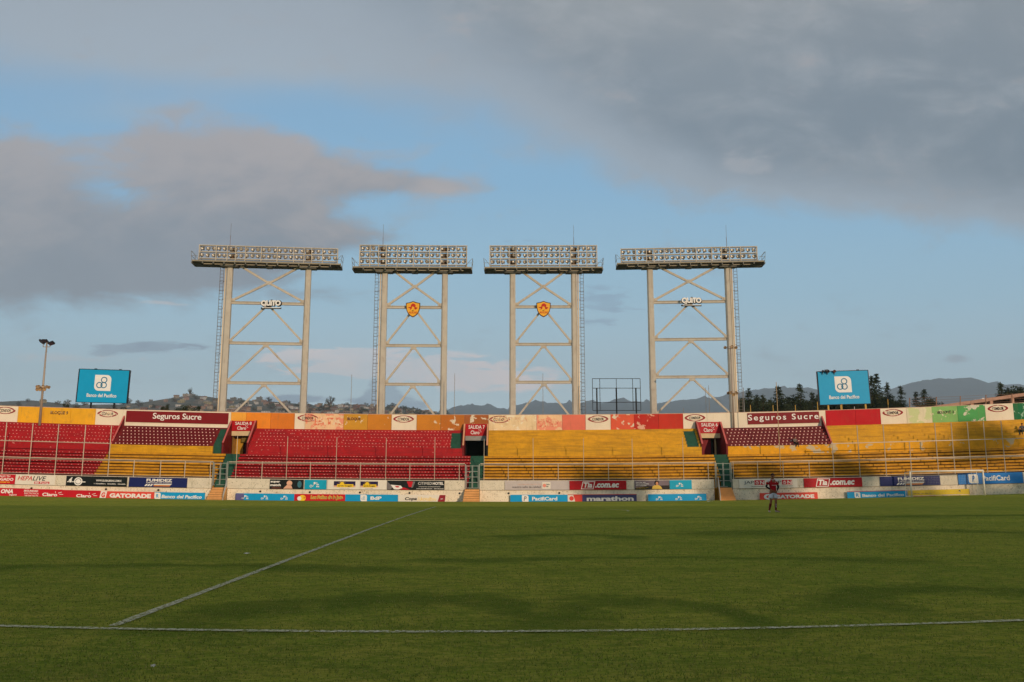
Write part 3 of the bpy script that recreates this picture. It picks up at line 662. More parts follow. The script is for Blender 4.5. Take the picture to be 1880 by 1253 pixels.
# ------------------------------------------------------------------ exits
def portal(X0, X1, sy0, sy1, fl, name, num, label, inner):
    root = thing('stadium_exit', label, 'exit', ((X0+X1)/2, Z2, 3))
    w = .16; yc = YC((X0+X1)/2)
    for s_, X in ((0, X0), (1, X1-w)):
        mb = MB(); Ys = [Z2-.03, Z2-.03, Z3-.25, Z3-.02]
        prof = [(Z2-.04, -1), (Z2-.04, lambda px, f=fl: f), (Z3-.35, lambda px: sy0-.6), (Z3-.02, lambda px: sy0-.6), (Z3-.02, -1)]
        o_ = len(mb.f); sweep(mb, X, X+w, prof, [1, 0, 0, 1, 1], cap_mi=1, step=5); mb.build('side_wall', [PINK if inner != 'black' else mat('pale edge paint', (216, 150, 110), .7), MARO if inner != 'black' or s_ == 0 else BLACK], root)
    Ys = Z3-.45+yc; xa, xb = X0+w, X1-w; pc = 940+F*((X0+X1)/2)/(Ys*CT+3*ST)
    za, zb = P(pc, sy0, Ys).z, P(pc, sy1, Ys).z; zl = P(pc, sy1+8.5, Ys).z; zf = zat((X0+X1)/2, Z2+yc, pb)
    c0, c1 = Vector((xa, Ys, zb)), Vector((xb, Ys, zb))
    B = Board('m', None, None, c0, c1, za-zb, None, parent=root)
    mb = MB(); mb.box(((xa+xb)/2, Ys+.06, (za+zb)/2), (xb-xa-.01, .1, za-zb)); sp = mb.build('sign_panel', CLRED if 0 else DRED, root)
    B2 = Board('m', None, None, c0, c1, za-zb, None, parent=sp)
    B2.text('SALIDA '+num, .52, .75, .74, .30, WHITE, .012); B2.text('Claro', .45, .29, .40, .32, WHITE, .015)
    for (x0_, z0_, x1_, z1_) in [(.635, .45, .62, .58), (.665, .42, .72, .54), (.68, .34, .75, .335)]:
        mb = MB(); mb.bar(((x0_-.5)*B2.w, -.01, z0_*B2.h), ((x1_-.5)*B2.w, -.01, z1_*B2.h), .035, .01)
        B2.put('ray_mark', mb, WHITE)
    mb = MB(); mb.box(((xa+xb)/2, Ys+.12, (zl+zb)/2-.002), (xb-xa-.01, .16, zb-zl)); mb.build('lintel', mat('cream lintel', (214, 184, 140), .8, var=.1) if inner != 'black' else CONC, root)
    # tunnel: sides, ceiling, back, floor
    yb = Ys+4.0; m_ = {'cream': mat('ochre tunnel wall', (176, 128, 60), .85, var=.15), 'black': mat('dark opening black', (20, 16, 14), .95), 'red': MARO}[inner]  # centre tunnel: darkness of the opening is put into a near-black wall colour
    mb = MB(); yy = Ys+.21
    mb.quad((xa, yy, zf), (xa, yb, zf), (xa, yb, za), (xa, yy, za)); mb.quad((xb, yy, zf), (xb, yb, zf), (xb, yb, za), (xb, yy, za)); mb.quad((xa, yy, zl+.02), (xb, yy, zl+.02), (xb, yb, zl+.02), (xa, yb, zl+.02))
    mb.quad((xa, yb, zf), (xb, yb, zf), (xb, yb, za), (xa, yb, za)); mb.build('tunnel', m_, root, recalc=False)
    mb = MB(); mb.quad((xa, Z2+yc, zf-.01), (xb, Z2+yc, zf-.01), (xb, yb, zf-.01), (xa, yb, zf-.01)); mb.build('floor', CONC, root, recalc=False)
    hh = zl-zf
    if inner == 'cream':
        mb = MB(); mb.box((xa+.45, Ys+1.3, zf+hh*.46), (.75, .1, hh*.92)); mb.build('inner_wall', mat('yellow inner wall', (190, 138, 40), .8), root)
        mb = MB(); mb.box(((xa+xb)/2+.3, Ys+1.0, zf+hh*.83), (xb-xa-.9, .3, hh*.32)); mb.build('beam', mat('olive beam', (120, 98, 44), .85), root)
        mb = MB(); mb.box((xb-.75, Ys+1.6, zf+hh*.33), (1.35, .1, hh*.66)); mb.build('door', MARO, root)
    if inner == 'red':
        mb = MB(); mb.box((xa+.72, Ys+.8, zf+hh*.5), (1.3, .08, hh)); mb.build('door', mat('dark red door', (124, 14, 22), .6), root)
        mb = MB(); mb.box((xb-.38, Ys+.7, zf+hh*.5), (.16, .14, hh)); mb.build('door_post', mat('cream post', (200, 170, 120), .8), root)
        mb = MB(); mb.box((xb-.78, Ys+1.2, zf+hh*.5), (.6, .08, hh)); mb.build('inner_panel', BLACK, root)
    return root
portal(P8[0]+.01, P8[1]-.01, 773, 791.8, 813, 'a', '8', 'left stadium exit with red sign, sloping side walls and ochre passage', 'cream')
portal(P7[0]+.01, P7[1]-.01, 779, 800.6, 818, 'b', '7', 'centre stadium exit with red sign over a black opening', 'black')
portal(P6[0]+.01, P6[1]-.01, 775, 796, 815, 'c', '6', 'right stadium exit with red sign and maroon door', 'red')
# ------------------------------------------------------------------ access steps, gates
def steps(a0, a1, b0, b1, label, ramp=False, rail=None, m_=TAN):
    """a: picture columns at the top, b: at the bottom"""
    yt, yb_ = Z1-.02, Z1-1.9; xm = Xp((a0+a1)/2, Z1, 895); yc = YC(xm)
    T0, T1 = Vector((P(a0, 892, yt+yc).x, yt+yc, 0)), Vector((P(a1, 892, yt+yc).x, yt+yc, 0)); B0, B1 = Vector((P(b0, 918, yb_+yc).x, yb_+yc, 0)), Vector((P(b1, 918, yb_+yc).x, yb_+yc, 0))
    zt = zat(xm, yt+yc, off(ub, -2.0)); zb = gz(xm, yb_+yc)-.1
    root = thing('access_steps', label, 'steps', ((B0.x+B1.x)/2, yb_+yc, zb)); n = 12 if ramp else 6; mb = MB()
    for k in range(n):
        t0, t1 = k/n, (k+1)/n
        q = [B0.lerp(T0, t0), B1.lerp(T1, t0), B1.lerp(T1, t1), B0.lerp(T0, t1)]; z = zb+(zt-zb)*t1
        vs = [(p.x, p.y, zb-.3) for p in q]+[(p.x, p.y, z) for p in q]
        o_ = len(mb.v); mb.add(vs, [(0, 1, 5, 4), (4, 5, 6, 7), (0, 4, 7, 3), (1, 2, 6, 5)])
        if not ramp: mb.box(((q[0].x+q[1].x)/2, q[0].y-.012, z-.03), ((q[1].x-q[0].x)*.98, .02, .035), 1)
    mb.build('stair_flight', [m_, mat('worn step nosing', (150, 106, 62), .85)], root)
    if rail:
        for X in ((B0.x, T0.x),) if rail == 'l' else ((B1.x, T1.x),):
            mb = MB()
            for hgt in (.9, .5): mb.bar((X[0], yb_+yc, zb+hgt*.6), (X[1], yt+yc, zt+hgt), .05)
            mb.bar((X[0], yb_+yc, zb), (X[0], yb_+yc, zb+.6), .05); mb.bar((X[1], yt+yc, zt-.1), (X[1], yt+yc, zt+.95), .05); mb.build('handrail', STEEL, root)
    return root
steps(391, 417, 377, 409, 'tan concrete steps up to the left gate', rail='r'); steps(854, 880, 849.5, 880.5, 'tan concrete steps up to the centre gate')
steps(1319, 1343, 1323, 1352, 'smooth tan ramp up to the right gate', ramp=True, rail='l', m_=mat('orange tan ramp', (226, 160, 92), .8, var=.08, dirt=.2, dirtc=(150, 100, 60)))
for nm, a, b, t, bt, lab in [('l', 391, 417.5, 848.5, 891, 'left grey steel gate on top of the stand wall'), ('m', 854.5, 880, 853.5, 897, 'centre double grey steel gate on top of the stand wall'), ('r', 1313.5, 1342.5, 849, 894, 'right grey steel gate on top of the stand wall')]:
    xm = Xp((a+b)/2, Z1, 890); Y = Z1+YC(xm)+.05; x0, x1 = P(a, 870, Y).x, P(b, 870, Y).x; z1 = P((a+b)/2, t, Y).z; z0 = P((a+b)/2, bt, Y).z
    root = thing('gate', lab, 'gate', ((x0+x1)/2, Y, z0)); fm = mat('grey gate paint', (150, 152, 142), .5, .2, var=.1)
    for X in (x0, x1): mb = MB(); mb.bar((X, Y, z0-.1), (X, Y, z1+.05), .085); mb.build('gate_post', fm, root)
    xm_ = (x0+x1)/2
    for xa, xb in ((x0+.09, xm_-.015), (xm_+.015, x1-.09)):
        mb = MB(); mb.bar((xa+.02, Y, z0), (xa+.02, Y, z1-.06), .05); mb.bar((xb-.02, Y, z0), (xb-.02, Y, z1-.06), .05)
        for k in range(5): z = z0+.03+(z1-z0-.15)*k/4; mb.bar((xa, Y+.003, z), (xb, Y+.003, z), .05)
        if xa > xm_: mb.box((xa+.02, Y-.05, z0+(z1-z0)*.48), (.1, .05, .12))
        mb.build('gate_leaf', fm, root)
# ------------------------------------------------------------------ fence on the front wall
FENCE = mat('pale fence tube', (190, 172, 150), .5, .15, var=.1)
def fence(pxs, tall, label, lo, hi, up=None, uptop=None):
    xs = [Xp(p, Z1, 870) for p in pxs]; c = xs[len(xs)//2]
    root = thing('fence', label, 'fence', (c, Z1+YC(c), zat(c, Z1+YC(c), lb)))
    for p, X in zip(pxs, xs):
        Y = Z1+.12+YC(X); za = zat(X, Y, lambda q: lb(q)+3); zb = zat(X, Y, (tall[p] if p in tall else fr))
        mb = MB(); mb.bar((X, Y, za), (X, Y, zb), .075 if p not in tall or p < 200 or p > 1500 else .06, n=6); mb.build('fence_post', FENCE, root)
    def rail(spec, X0, X1, w):
        mb = MB(); s_ = samples(X0, X1, 3)
        for a, b in zip(s_, s_[1:]):
            ya, yb = Z1+.12+YC(a), Z1+.12+YC(b); mb.bar((a, ya, zat(a, ya, spec)), (b, yb, zat(b, yb, spec)), w)
        mb.build('rail', FENCE, root)
    rail(fr, Xp(lo, Z1, 870), Xp(hi, Z1, 870), .075); rail(lambda q: fr(q)+2.4, Xp(lo, Z1, 870), Xp(hi, Z1, 870), .035)
    rail(lambda q: lb(q)-2.5, Xp(lo, Z1, 870), Xp(hi, Z1, 870), .03)
    if up: rail(up[0], Xp(up[1], Z1, 870), Xp(up[2], Z1, 870), .07)
    if uptop: rail(uptop[0], Xp(uptop[1], Z1, 870), Xp(uptop[2], Z1, 870), .04)
    return root
k803 = lambda q: 803+.5*(0)
TL = lambda q: wb(q)+1.0
tallL = {p: TL for p in (-148, -99, -48, 2, 51, 99, 149, 197)}
fence([-148, -99, -48, 2, 51, 99, 149, 197, 244, 293, 338, 385], tallL, 'tall and low tube fence on the left wing wall', -260, 389, (lambda q: 809+q*.027, -260, 199))
fence([432, 480, 525, 569, 616, 661, 707.6, 752, 797.5, 843], {432: lambda q: 801, 525: lambda q: 803, 616: lambda q: 803, 707.6: lambda q: 804.5, 797.5: lambda q: 805.5}, 'low tube fence in front of the middle red benches', 419, 853)
fence([888.5, 933, 979, 1025, 1072, 1117.5, 1162, 1209.6, 1255.6, 1301], {888.5: lambda q: 806, 979: lambda q: 805, 1072: lambda q: 805, 1162: lambda q: 806, 1255.6: lambda q: 803}, 'low tube fence in front of the yellow benches right of the centre gate', 882, 1312)
tr_ = {p: (lambda q: wb(q)+1.0) for p in (1580, 1628.5, 1724.5, 1755, 1785, 1815, 1848, 1895, 1945, 1995, 2045)}; tr_[1675] = lambda q: 812; tr_[1532] = lambda q: wb(q)+30
fence([1347, 1392, 1439, 1487, 1532, 1580, 1628.5, 1675, 1724.5, 1755, 1785, 1815, 1848, 1895, 1945, 1995, 2045], tr_, 'tall and low tube fence on the right wing wall', 1345, 2060, (lambda q: 814.8-(q-1530)*.028, 1530, 2060))
# ------------------------------------------------------------------ advertising boards
def upper(a, b, lab, m_, t=1.2, bt=.2, group=None, name='advertising_board'):
    Y0 = Z1-.14; X0, X1 = Xp(a, Y0, 885), Xp(b, Y0, 885)
    z0, z1 = zat(X0, Y0+YC(X0), off(ub, -bt)), zat(X1, Y0+YC(X1), off(ub, -bt)); h = zat((X0+X1)/2, Y0+YC((X0+X1)/2), off(lb, t))-(z0+z1)/2
    return Board(name, lab, 'board', Vector((X0, Y0+YC(X0), z0)), Vector((X1, Y0+YC(X1), z1)), h, m_, group)
def lower(a, b, lab, m_, t=0, group=None):
    Y0 = Z1-.32; X0, X1 = Xp(a, Y0, 912), Xp(b, Y0, 912)
    z0, z1 = zat(X0, Y0+YC(X0), off(gb, .8)), zat(X1, Y0+YC(X1), off(gb, .8)); h = zat((X0+X1)/2, Y0+YC((X0+X1)/2), off(lt, t))-(z0+z1)/2
    return Board('advertising_board', lab, 'board', Vector((X0, Y0+YC(X0), z0)), Vector((X1, Y0+YC(X1), z1)), h, m_, group)
def bank_leaf(B, cx, cz, r, tile, ink):
    asp = B.w/B.h; B.poly(leaf(cx, cz, r, asp), tile, 'logo_tile'); q = r*B.h
    for dx, dz in ((.12, .33), (-.38, -.22), (.14, -.24)): B.ring(cx+dx*r*1.0/asp, cz+dz*r, q*.30, q*.09, ink, 'logo', -.018)
def claro(B, x, z, w, h):
    B.text('Claro', x, z, w, h, WHITE, .03); asp = B.w/B.h
    for a0, b0, a1, b1 in [(.36, .55, .33, .95), (.52, .45, .74, .8), (.6, .12, .85, .1)]:
        mb = MB(); mb.bar(((x-.5+a0*w*1.05)*B.w, -.01, (z+b0*h)*B.h), ((x-.5+a1*w*1.05)*B.w, -.01, (z+b1*h)*B.h), .04, .01); B.put('ray_mark', mb, WHITE)
def ecu(B, x, z, s_):
    """line figure, ball and three stacked words used by the turquoise boards"""
    asp = B.w/B.h
    B.ring(x-.30*s_/asp, z-.12*s_, .14*s_*B.h, .05*s_*B.h, WHITE, 'logo', a0=.6, a1=5.6); B.disc(x+.08*s_/asp, z+.2*s_, .12*s_*B.h, WHITE, 'logo')
    mb = MB(); pp = [(-.30, -.2), (-.18, -.02), (-.12, -.2), (-.02, .0), (.06, .12)]
    for a, b in zip(pp, pp[1:]): mb.bar(((x-.5+a[0]*s_/asp)*B.w, -.012, (z+a[1]*s_)*B.h), ((x-.5+b[0]*s_/asp)*B.w, -.012, (z+b[1]*s_)*B.h), .03, .01)
    B.put('logo', mb, WHITE)
    for i, (t_, w) in enumerate((('la', .12), ('que', .28), ('eres', .32))): B.text(t_, x+(.26+w/2)*s_/asp, z+(.24-.2*i)*s_, w*s_/asp, .17*s_, WHITE, .03)
# upper row, left to right
B = upper(-70, 27, 'red upper board with chevron end at the far left edge', CLRED); B.text('REGALO TU', .75, .82, .3, .18, WHITE, .02); B.text('HOGADO', .78, .5, .38, .3, WHITE, .03); B.text('seguro', .78, .17, .25, .16, YT, .02)
B = upper(27.5, 101, 'cream upper board with red and grey slanted lettering, second from the left', WB); B.text('HEPA', .24, .66, .36, .46, REDT, .01, .25); B.text('LIVE', .60, .66, .34, .46, DKT, .01, .25); B.rect(.48, .86, .1, .34, CLRED); B.text('IIII Forte', .67, .22, .34, .2, WHITE, .02)
B = upper(121, 233, 'black upper board with white round emblem and small lettering', BKB); B.disc(.20, .45, .42*B.h, WHITE); B.ring(.20, .45, .3*B.h, .05*B.h, BKB, y=-.02); B.text('4', .07, .6, .06, .55, WHITE, .04, .3); B.rect(.0+.02, .32, .36, .44, WHITE, y=-.016); B.text('WWW.GLOBALBIKING.COM.EC', .70, .58, .42, .2, WHITE, .02); B.text('f  GlobalBiking   GlobalBike   GlobalBik', .72, .24, .52, .13, WHITE, .02)
def fumi(a, b, lab, x0):
    B = upper(a, b, lab, NAVY); B.text('FUMIDEZ', x0+.22, .72, .44, .30, WHITE, .035); B.text('FUMIGADORA DEL ECUADOR', x0+.22, .46, .44, .12, WHITE, .01)
    for k in range(3): B.rect(x0-.03+k*.045, x0-.0+k*.045, .1, .32, WHITE, sh=.03)
    B.rect(x0+.12, x0+.42, .24, .34, WHITE, sh=.02); B.rect(x0+.12, x0+.40, .1, .21, ORNG if x0 < .32 else MAROT, sh=.02)
fumi(236.5, 343.5, 'navy upper board with white lettering left of the left gate', .30); 
B = upper(495.5, 557.5, 'dark upper board with white lettering and blurred faces, beside the small turquoise board', BKB); B.text('super', .16, .72, .28, .22, WHITE, .04); B.text('match', .17, .42, .31, .26, WHITE, .04); B.disc(.58, .62, .3*B.h, PEACH, 'print', rz=.28*B.h); B.poly([(.4, .03), (.68, .03), (.62, .5), (.5, .4)], PEACH, 'print'); B.disc(.88, .5, .22*B.h, mat('teal print', (60, 110, 120), .6), 'print', rz=.36*B.h); B.poly([(.03, .03), (.38, .03), (.3, .2), (.1, .24)], mat('brown print', (92, 50, 40), .6), 'print')
B = upper(559.5, 599.5, 'small turquoise upper board right of the dark board with faces', TEAL); ecu(B, .42, .45, 1.0)
for a, b, lab in [(601, 661, 'white upper board with navy and yellow emblem, left one of the pair'), (661.5, 710, 'white upper board with navy and yellow emblem, right one of the pair')]:
    B = upper(a, b, lab, WB); x0 = .2 if a < 650 else .01
    B.rect(x0, x0+.66, .3, .88, mat('indigo print', (34, 24, 66), .6), 'print'); B.rect(x0, x0+.66, .26, .42, PEACH, 'print', -.006); B.rect(x0+.1, x0+.60, .24, .56, YT, 'print', -.016); B.disc(x0+.25, .6, .22*B.h, YT, 'print', -.014)
    for k in range(5): t = math.pi*(.1+.8*k/4); mb = MB(); X, Z = (x0+.25-.5)*B.w, .6*B.h; mb.bar((X+.26*B.h*math.cos(t), -.02, Z+.26*B.h*math.sin(t)), (X+.36*B.h*math.cos(t), -.02, Z+.36*B.h*math.sin(t)), .03, .01); B.put('ray_mark', mb, YT)
    B.text('arve hogar', x0+.35, .38, .44, .18, DKT, .03, y=-.03); B.text('la tienda del hogar', x0+.33, .12, .3, .06, GREYT)
B = upper(711, 816, 'black upper board with white hotel lettering and red shapes left of the centre gate', BKB); B.poly([(.0, .02), (.06, .02), (.1, .3), (.0, .9)], GREYT, 'print'); B.poly([(.06, .55), (.24, .45), (.27, .2), (.2, .03), (.12, .05)], WHITE, 'print', -.006); B.poly([(.13, .42), (.2, .4), (.22, .28), (.17, .24)], REDT, 'print', -.018); B.poly([(.22, .02), (.4, .02), (.28, .28)], CLRED, 'print'); B.poly([(.34, .92), (.45, .9), (.43, .3), (.38, .3)], CLRED, 'print'); B.poly([(.45, .9), (.49, .9), (.45, .25), (.42, .2)], GREYT, 'print', -.006)
B.text('CITIMED', .66, .70, .24, .3, WHITE, -.005); B.text('HOTEL', .89, .70, .19, .3, WHITE, .035); B.text('LA TRANQUILIDAD QUE MERECES DESCANSAR', .74, .33, .38, .09, WHITE); B.text('www.citimedhotel.com   citimedhotelec', .75, .13, .48, .1, WHITE, .02)
B = upper(927, 1045, 'pale grey upper board with thin grey lettering right of the centre gate', LAV, group=None); B.text('Las mejores marcas con', .38, .62, .36, .16, mat('faint peach lettering', (222, 176, 156), .6), 0); B.text('nuestro sello de calidad', .335, .33, .44, .24, DKT, .0); B.rect(.58, .71, .12, .86, WB, 'print'); B.disc(.615, .48, .2*B.h, mat('coral print', (232, 140, 120), .6), 'print', -.018); B.text('Hecho\nbien', .67, .5, .05, .4, DKT, y=-.018)
def tia(a, b, lab):
    B = upper(a, b, lab, DRED); 
    B.poly([(.20, .06), (.42, .06), (.455, .94), (.235, .94)], WHITE, 'logo_tile'); B.poly([(.215, .13), (.408, .13), (.438, .87), (.247, .87)], DRED, 'logo_tile', -.016); B.text('Tia', .325, .52, .15, .6, WHITE, .04, .2, y=-.03); B.text('.com.ec', .66, .46, .42, .5, WHITE, .045, .2)
tia(1045.5, 1150, 'bright red upper board with white slanted lettering between yellow benches and the blue low board'); 
B = upper(1165, 1228.5, 'upper board showing a smiling child in yellow beside white text lines', mat('dusky print', (120, 104, 110), .6)); B.poly([(0, .0), (1, .0), (1, .42), (.82, .42), (.5, .35), (.38, .42), (.2, .2), (0, .12)], mat('dark hill print', (46, 40, 36), .6), 'print', -.003); 
for i, w in enumerate((.28, .38, .3)): B.text(('para los que', 'hacemos posible', 'por la familia')[i], .04+w/2, .78-.18*i, w, .13, WHITE, .03, y=-.02)
B.text('yo me quedo en casa', .22, .24, .34, .08, YT, y=-.02); B.text('te cuida siempre', .19, .12, .28, .08, YT, y=-.02)
B.disc(.64, .72, .26*B.h, BLACK, 'print', -.016, rz=.28*B.h); B.disc(.65, .64, .15*B.h, mat('skin print', (206, 140, 100), .6), 'print', -.024, rz=.2*B.h); B.poly([(.5, .03), (.8, .03), (.76, .3), (.7, .45), (.58, .45), (.52, .34)], mat('yellow shirt print', (226, 184, 80), .6), 'print', -.012)
B = upper(1229.5, 1270, 'small turquoise upper board beside the child picture', TEAL); ecu(B, .42, .45, .8)
B = upper(1357, 1464, 'white upper board with black and red lettering repeated twice, behind the player', WB)
for x0 in (.08, .55): B.text('JAP', x0+.09, .6, .17, .42, DKT, -.008); B.rect(x0+.185, x0+.36, .36, .88, REDT); B.ring(x0+.23, .6, .17*B.h, .05*B.h, WHITE, y=-.02, a0=2.0, a1=7.3); B.text('N', x0+.315, .6, .07, .4, WHITE, .01, y=-.018); B.rect(x0+.226, x0+.236, .6, .8, WHITE, y=-.02); B.text('FULL COLOR EN MOVIMIENTO', x0+.25, .2, .24, .09, GREYT)
tia(1476, 1583, 'bright red upper board with white slanted lettering right of the player'); fumi(1616, 1726.5, 'navy upper board with white lettering behind the goal', .30)
def pacifi(B, x0, s_=1): bank_leaf(B, x0, .5, .42*s_, WHITE, B.panel.data.materials[0])
B = upper(1760, 1879, 'long blue upper board with white leaf emblem behind the right goal post', BLUE2, t=-.5); B.poly(leaf(.235, .5, .42, B.w/B.h), WHITE, 'logo_tile'); B.text('P', .235, .5, .04, .56, BLUE2, .02, .15, y=-.018); B.text('PacifiCard', .585, .52, .42, .48, WHITE, .02)
B = upper(1880, 1960, 'pale upper board cut by the right picture edge', WB)
# lower row
B = lower(-70, 43.5, 'red low board with white security lettering at the far left', CLRED); B.text('ONA', .72, .62, .2, .5, WHITE, .05, .2); B.text('segurid', .86-.04, .2, .12, .2, WHITE, .03); 
B2_ = lower(44, 113, 'red low board with three lines of lettering and a white sun-ray wordmark', CLRED, t=0); B2_.text('SEGURIDAD', -.02+.19, .76, .48-.1, .22, WHITE, .03); B2_.text('ELECTRONICA', .19, .45, .38, .2, WHITE, 0); B2_.text('Telf: 2257 762 773', .19, .16, .36, .14, WHITE, .02); claro(B2_, .68, .36, .40, .42)
B = lower(113.3, 182.5, 'plain red low board with a single white sun-ray wordmark', CLRED, t=.3); claro(B, .58, .30, .40, .42)
B = lower(182.8, 283, 'orange red low board with white sports drink lettering on the left wing', CORAL, t=.6); B.rect(.0, .11, .06, .98, WHITE, 'print', sh=.02); B.text('G', .065, .5, .07, .7, CORAL, .05, .1, y=-.018); B.text('GATORADE', .56, .44, .76, .6, WHITE, .055)
B = lower(283.5, 376, 'blue low board with white lettering left of the left steps', BLUE, t=.3); B.poly(leaf(.06, .5, .42, B.w/B.h), WHITE, 'logo_tile'); B.text('R', .06, .5, .05, .5, BLUE, .02, y=-.018); B.text('Banco del Pacifico', .54, .42, .80, .46, WHITE, .03, .15)
B = lower(432.5, 540, 'blue low board with three small white emblems and a faded left end', BLUE)
for k in range(3): ecu(B, .15+.335*k, .45, .95)
B.rect(.0, .14, .02, .97, mat('faded violet print', (94, 92, 140), .6), 'print', -.002)
B = lower(540.3, 633.5, 'red low board with a rooster-coloured sunburst and outlined lettering', CLRED); B.disc(.16, .45, .46*B.h, YT, 'print', rz=.42*B.h); B.disc(.10, .4, .28*B.h, WHITE, 'print', -.02); B.disc(.2, .5, .14*B.h, ORNG, 'print', -.026); B.text('Los Pollos de la Jota', .64, .52, .64, .66, YT, .09, .1); B.text('Los Pollos de la Jota', .64, .52, .62, .58, GREYT, .0, .1, y=-.022)
B = lower(633.8, 730.5, 'blue low board with white leaf emblem and three letters', BLUE); bank_leaf(B, .35, .52, .44, WHITE, BLUE); B.text('BdP', .585, .52, .21, .46, WHITE, .04)
B = lower(731, 818, 'white low board with black and yellow slanted lettering and maroon end', WB); B.text('Copa', .27, .42, .25, .55, BLACK, .03, .25); B.text('Havoline', .60, .44, .40, .55, YT, .05, .25); B.text('Havoline', .60, .44, .39, .5, WHITE, .0, .25, y=-.018); B.poly([(.83, .02), (.985, .02), (1.0, .98), (.875, .98)], mat('maroon print', (150, 32, 44), .6), 'print'); B.text('com', .92, .45, .05, .14, WHITE, y=-.018)
B = lower(937, 1042, 'blue low board with white leaf emblem right of the centre steps', BLUE); B.poly(leaf(.26, .5, .44, B.w/B.h), WHITE, 'logo_tile'); B.text('P', .26, .5, .05, .6, GREYT, .01, .15, y=-.018); B.text('PacifiCard', .60, .48, .44, .5, WHITE, .03)
B = lower(1042.3, 1169, 'navy and red low board with large white lowercase lettering', PURP); B.rect(.0, .11, .01, .99, WB, 'print'); B.disc(.055, .5, .3*B.h, CORAL, 'print', -.018); B.poly([(.11, .01), (.21, .01), (.21, .99), (.08, .99)], CORAL, 'print', -.006); B.text('marathon', .615, .45, .68, .62, WHITE, .04); B.rect(0, 1, .95, 1.02, CLRED, 'print', -.02)
B = lower(1190, 1297, 'blue low board with three small white emblems left of the right ramp', BLUE, t=.3)
for k in range(3): ecu(B, .18+.335*k, .42, .9)
B = lower(1395, 1501.5, 'orange red low board with white sports drink lettering behind the player', CORAL, t=.5); B.text('G', .14, .48, .14, .78, WHITE, .06); B.text('GATORADE', .60, .46, .68, .52, WHITE, .055)
B = lower(1556, 1665.5, 'blue low board with white lettering left of the goal', BLUE, t=.6); B.poly(leaf(.17, .5, .40, B.w/B.h), WHITE, 'logo_tile'); B.text('R', .17, .5, .05, .5, BLUE, .02, y=-.018); B.text('Banco del Pacifico', .60, .42, .70, .42, WHITE, .03); B.rect(0, 1, .97, 1.04, CLRED, 'print')
B = lower(1668, 1781, 'yellow low board with faint lettering behind the goal', YB, t=.3); B.text('Instituto de la', .22, .55, .32, .18, DKF, .0); B.text('SALUD Y VIDA', .26, .18, .36, .2, REDT, .02); B.text('DEPORTE', .7, .2, .3, .2, GREYT, .02); B.disc(.84, .72, .14*B.h, DKF, 'print')
# pipes and drain holes in the wall
mb = MB()
for i, (px, py) in enumerate([(58, 897), (195, 898.5), (291, 900), (478, 902.5), (569, 904), (661, 904.5), (752, 905.5), (844, 906), (934, 906), (1027, 905.5)]):
    Y = Z1-.03+YC(P(px, py, Z1).x); c = P(px, py, Y)
    mb = MB(); mb.lathe([(.0, 0), (.07, 0), (.09, .0), (.09, .06), (.07, .06)], 10, 0, Matrix.Translation(c) @ Matrix.Rotation(R(90), 4, 'X')); mb.build('drain_hole', BLACK, stand)
# ------------------------------------------------------------------ floodlight towers
YT_ = 95.0
def lamp_mesh():
    mb = MB(); M = Matrix.Rotation(R(90), 4, 'X')  # lathe axis z -> -y (towards the pitch)
    T = M
    prof = [(.0, -.30), (.07, -.30), (.09, -.22), (.12, -.16), (.20, -.06), (.245, .0), (.255, .0), (.255, .02), (.235, .02), (.19, -.05), (.10, -.13), (.0, -.15)]
    mis = [0, 0, 0, 0, 0, 0, 0, 0, 1, 1, 1]
    mb.lathe(prof, 14, 0, T, mis)
    mb.lathe([(0, -.02), (.035, -.02), (.045, -.07), (.035, -.13), (0, -.14)], 8, 2, T)
    mb.box((0, .06, .27), (.06, .10, .05), 0); mb.bar((-.26, .02, 0), (-.26, .02, .27), .025, mi=0); mb.bar((.26, .02, 0), (.26, .02, .27), .025, mi=0); mb.bar((-.26, .02, .27), (.26, .02, .27), .03, mi=0)
    me = bpy.data.meshes.new('floodlight'); me.from_pydata(mb.v, [], mb.f)
    for m_ in (HOUSE, MIRROR, GLASSM): me.materials.append(m_)
    me.polygons.foreach_set('material_index', mb.m); me.polygons.foreach_set('use_smooth', [True]*len(mb.f)); return me
LAMP = lamp_mesh()
TWR = {}
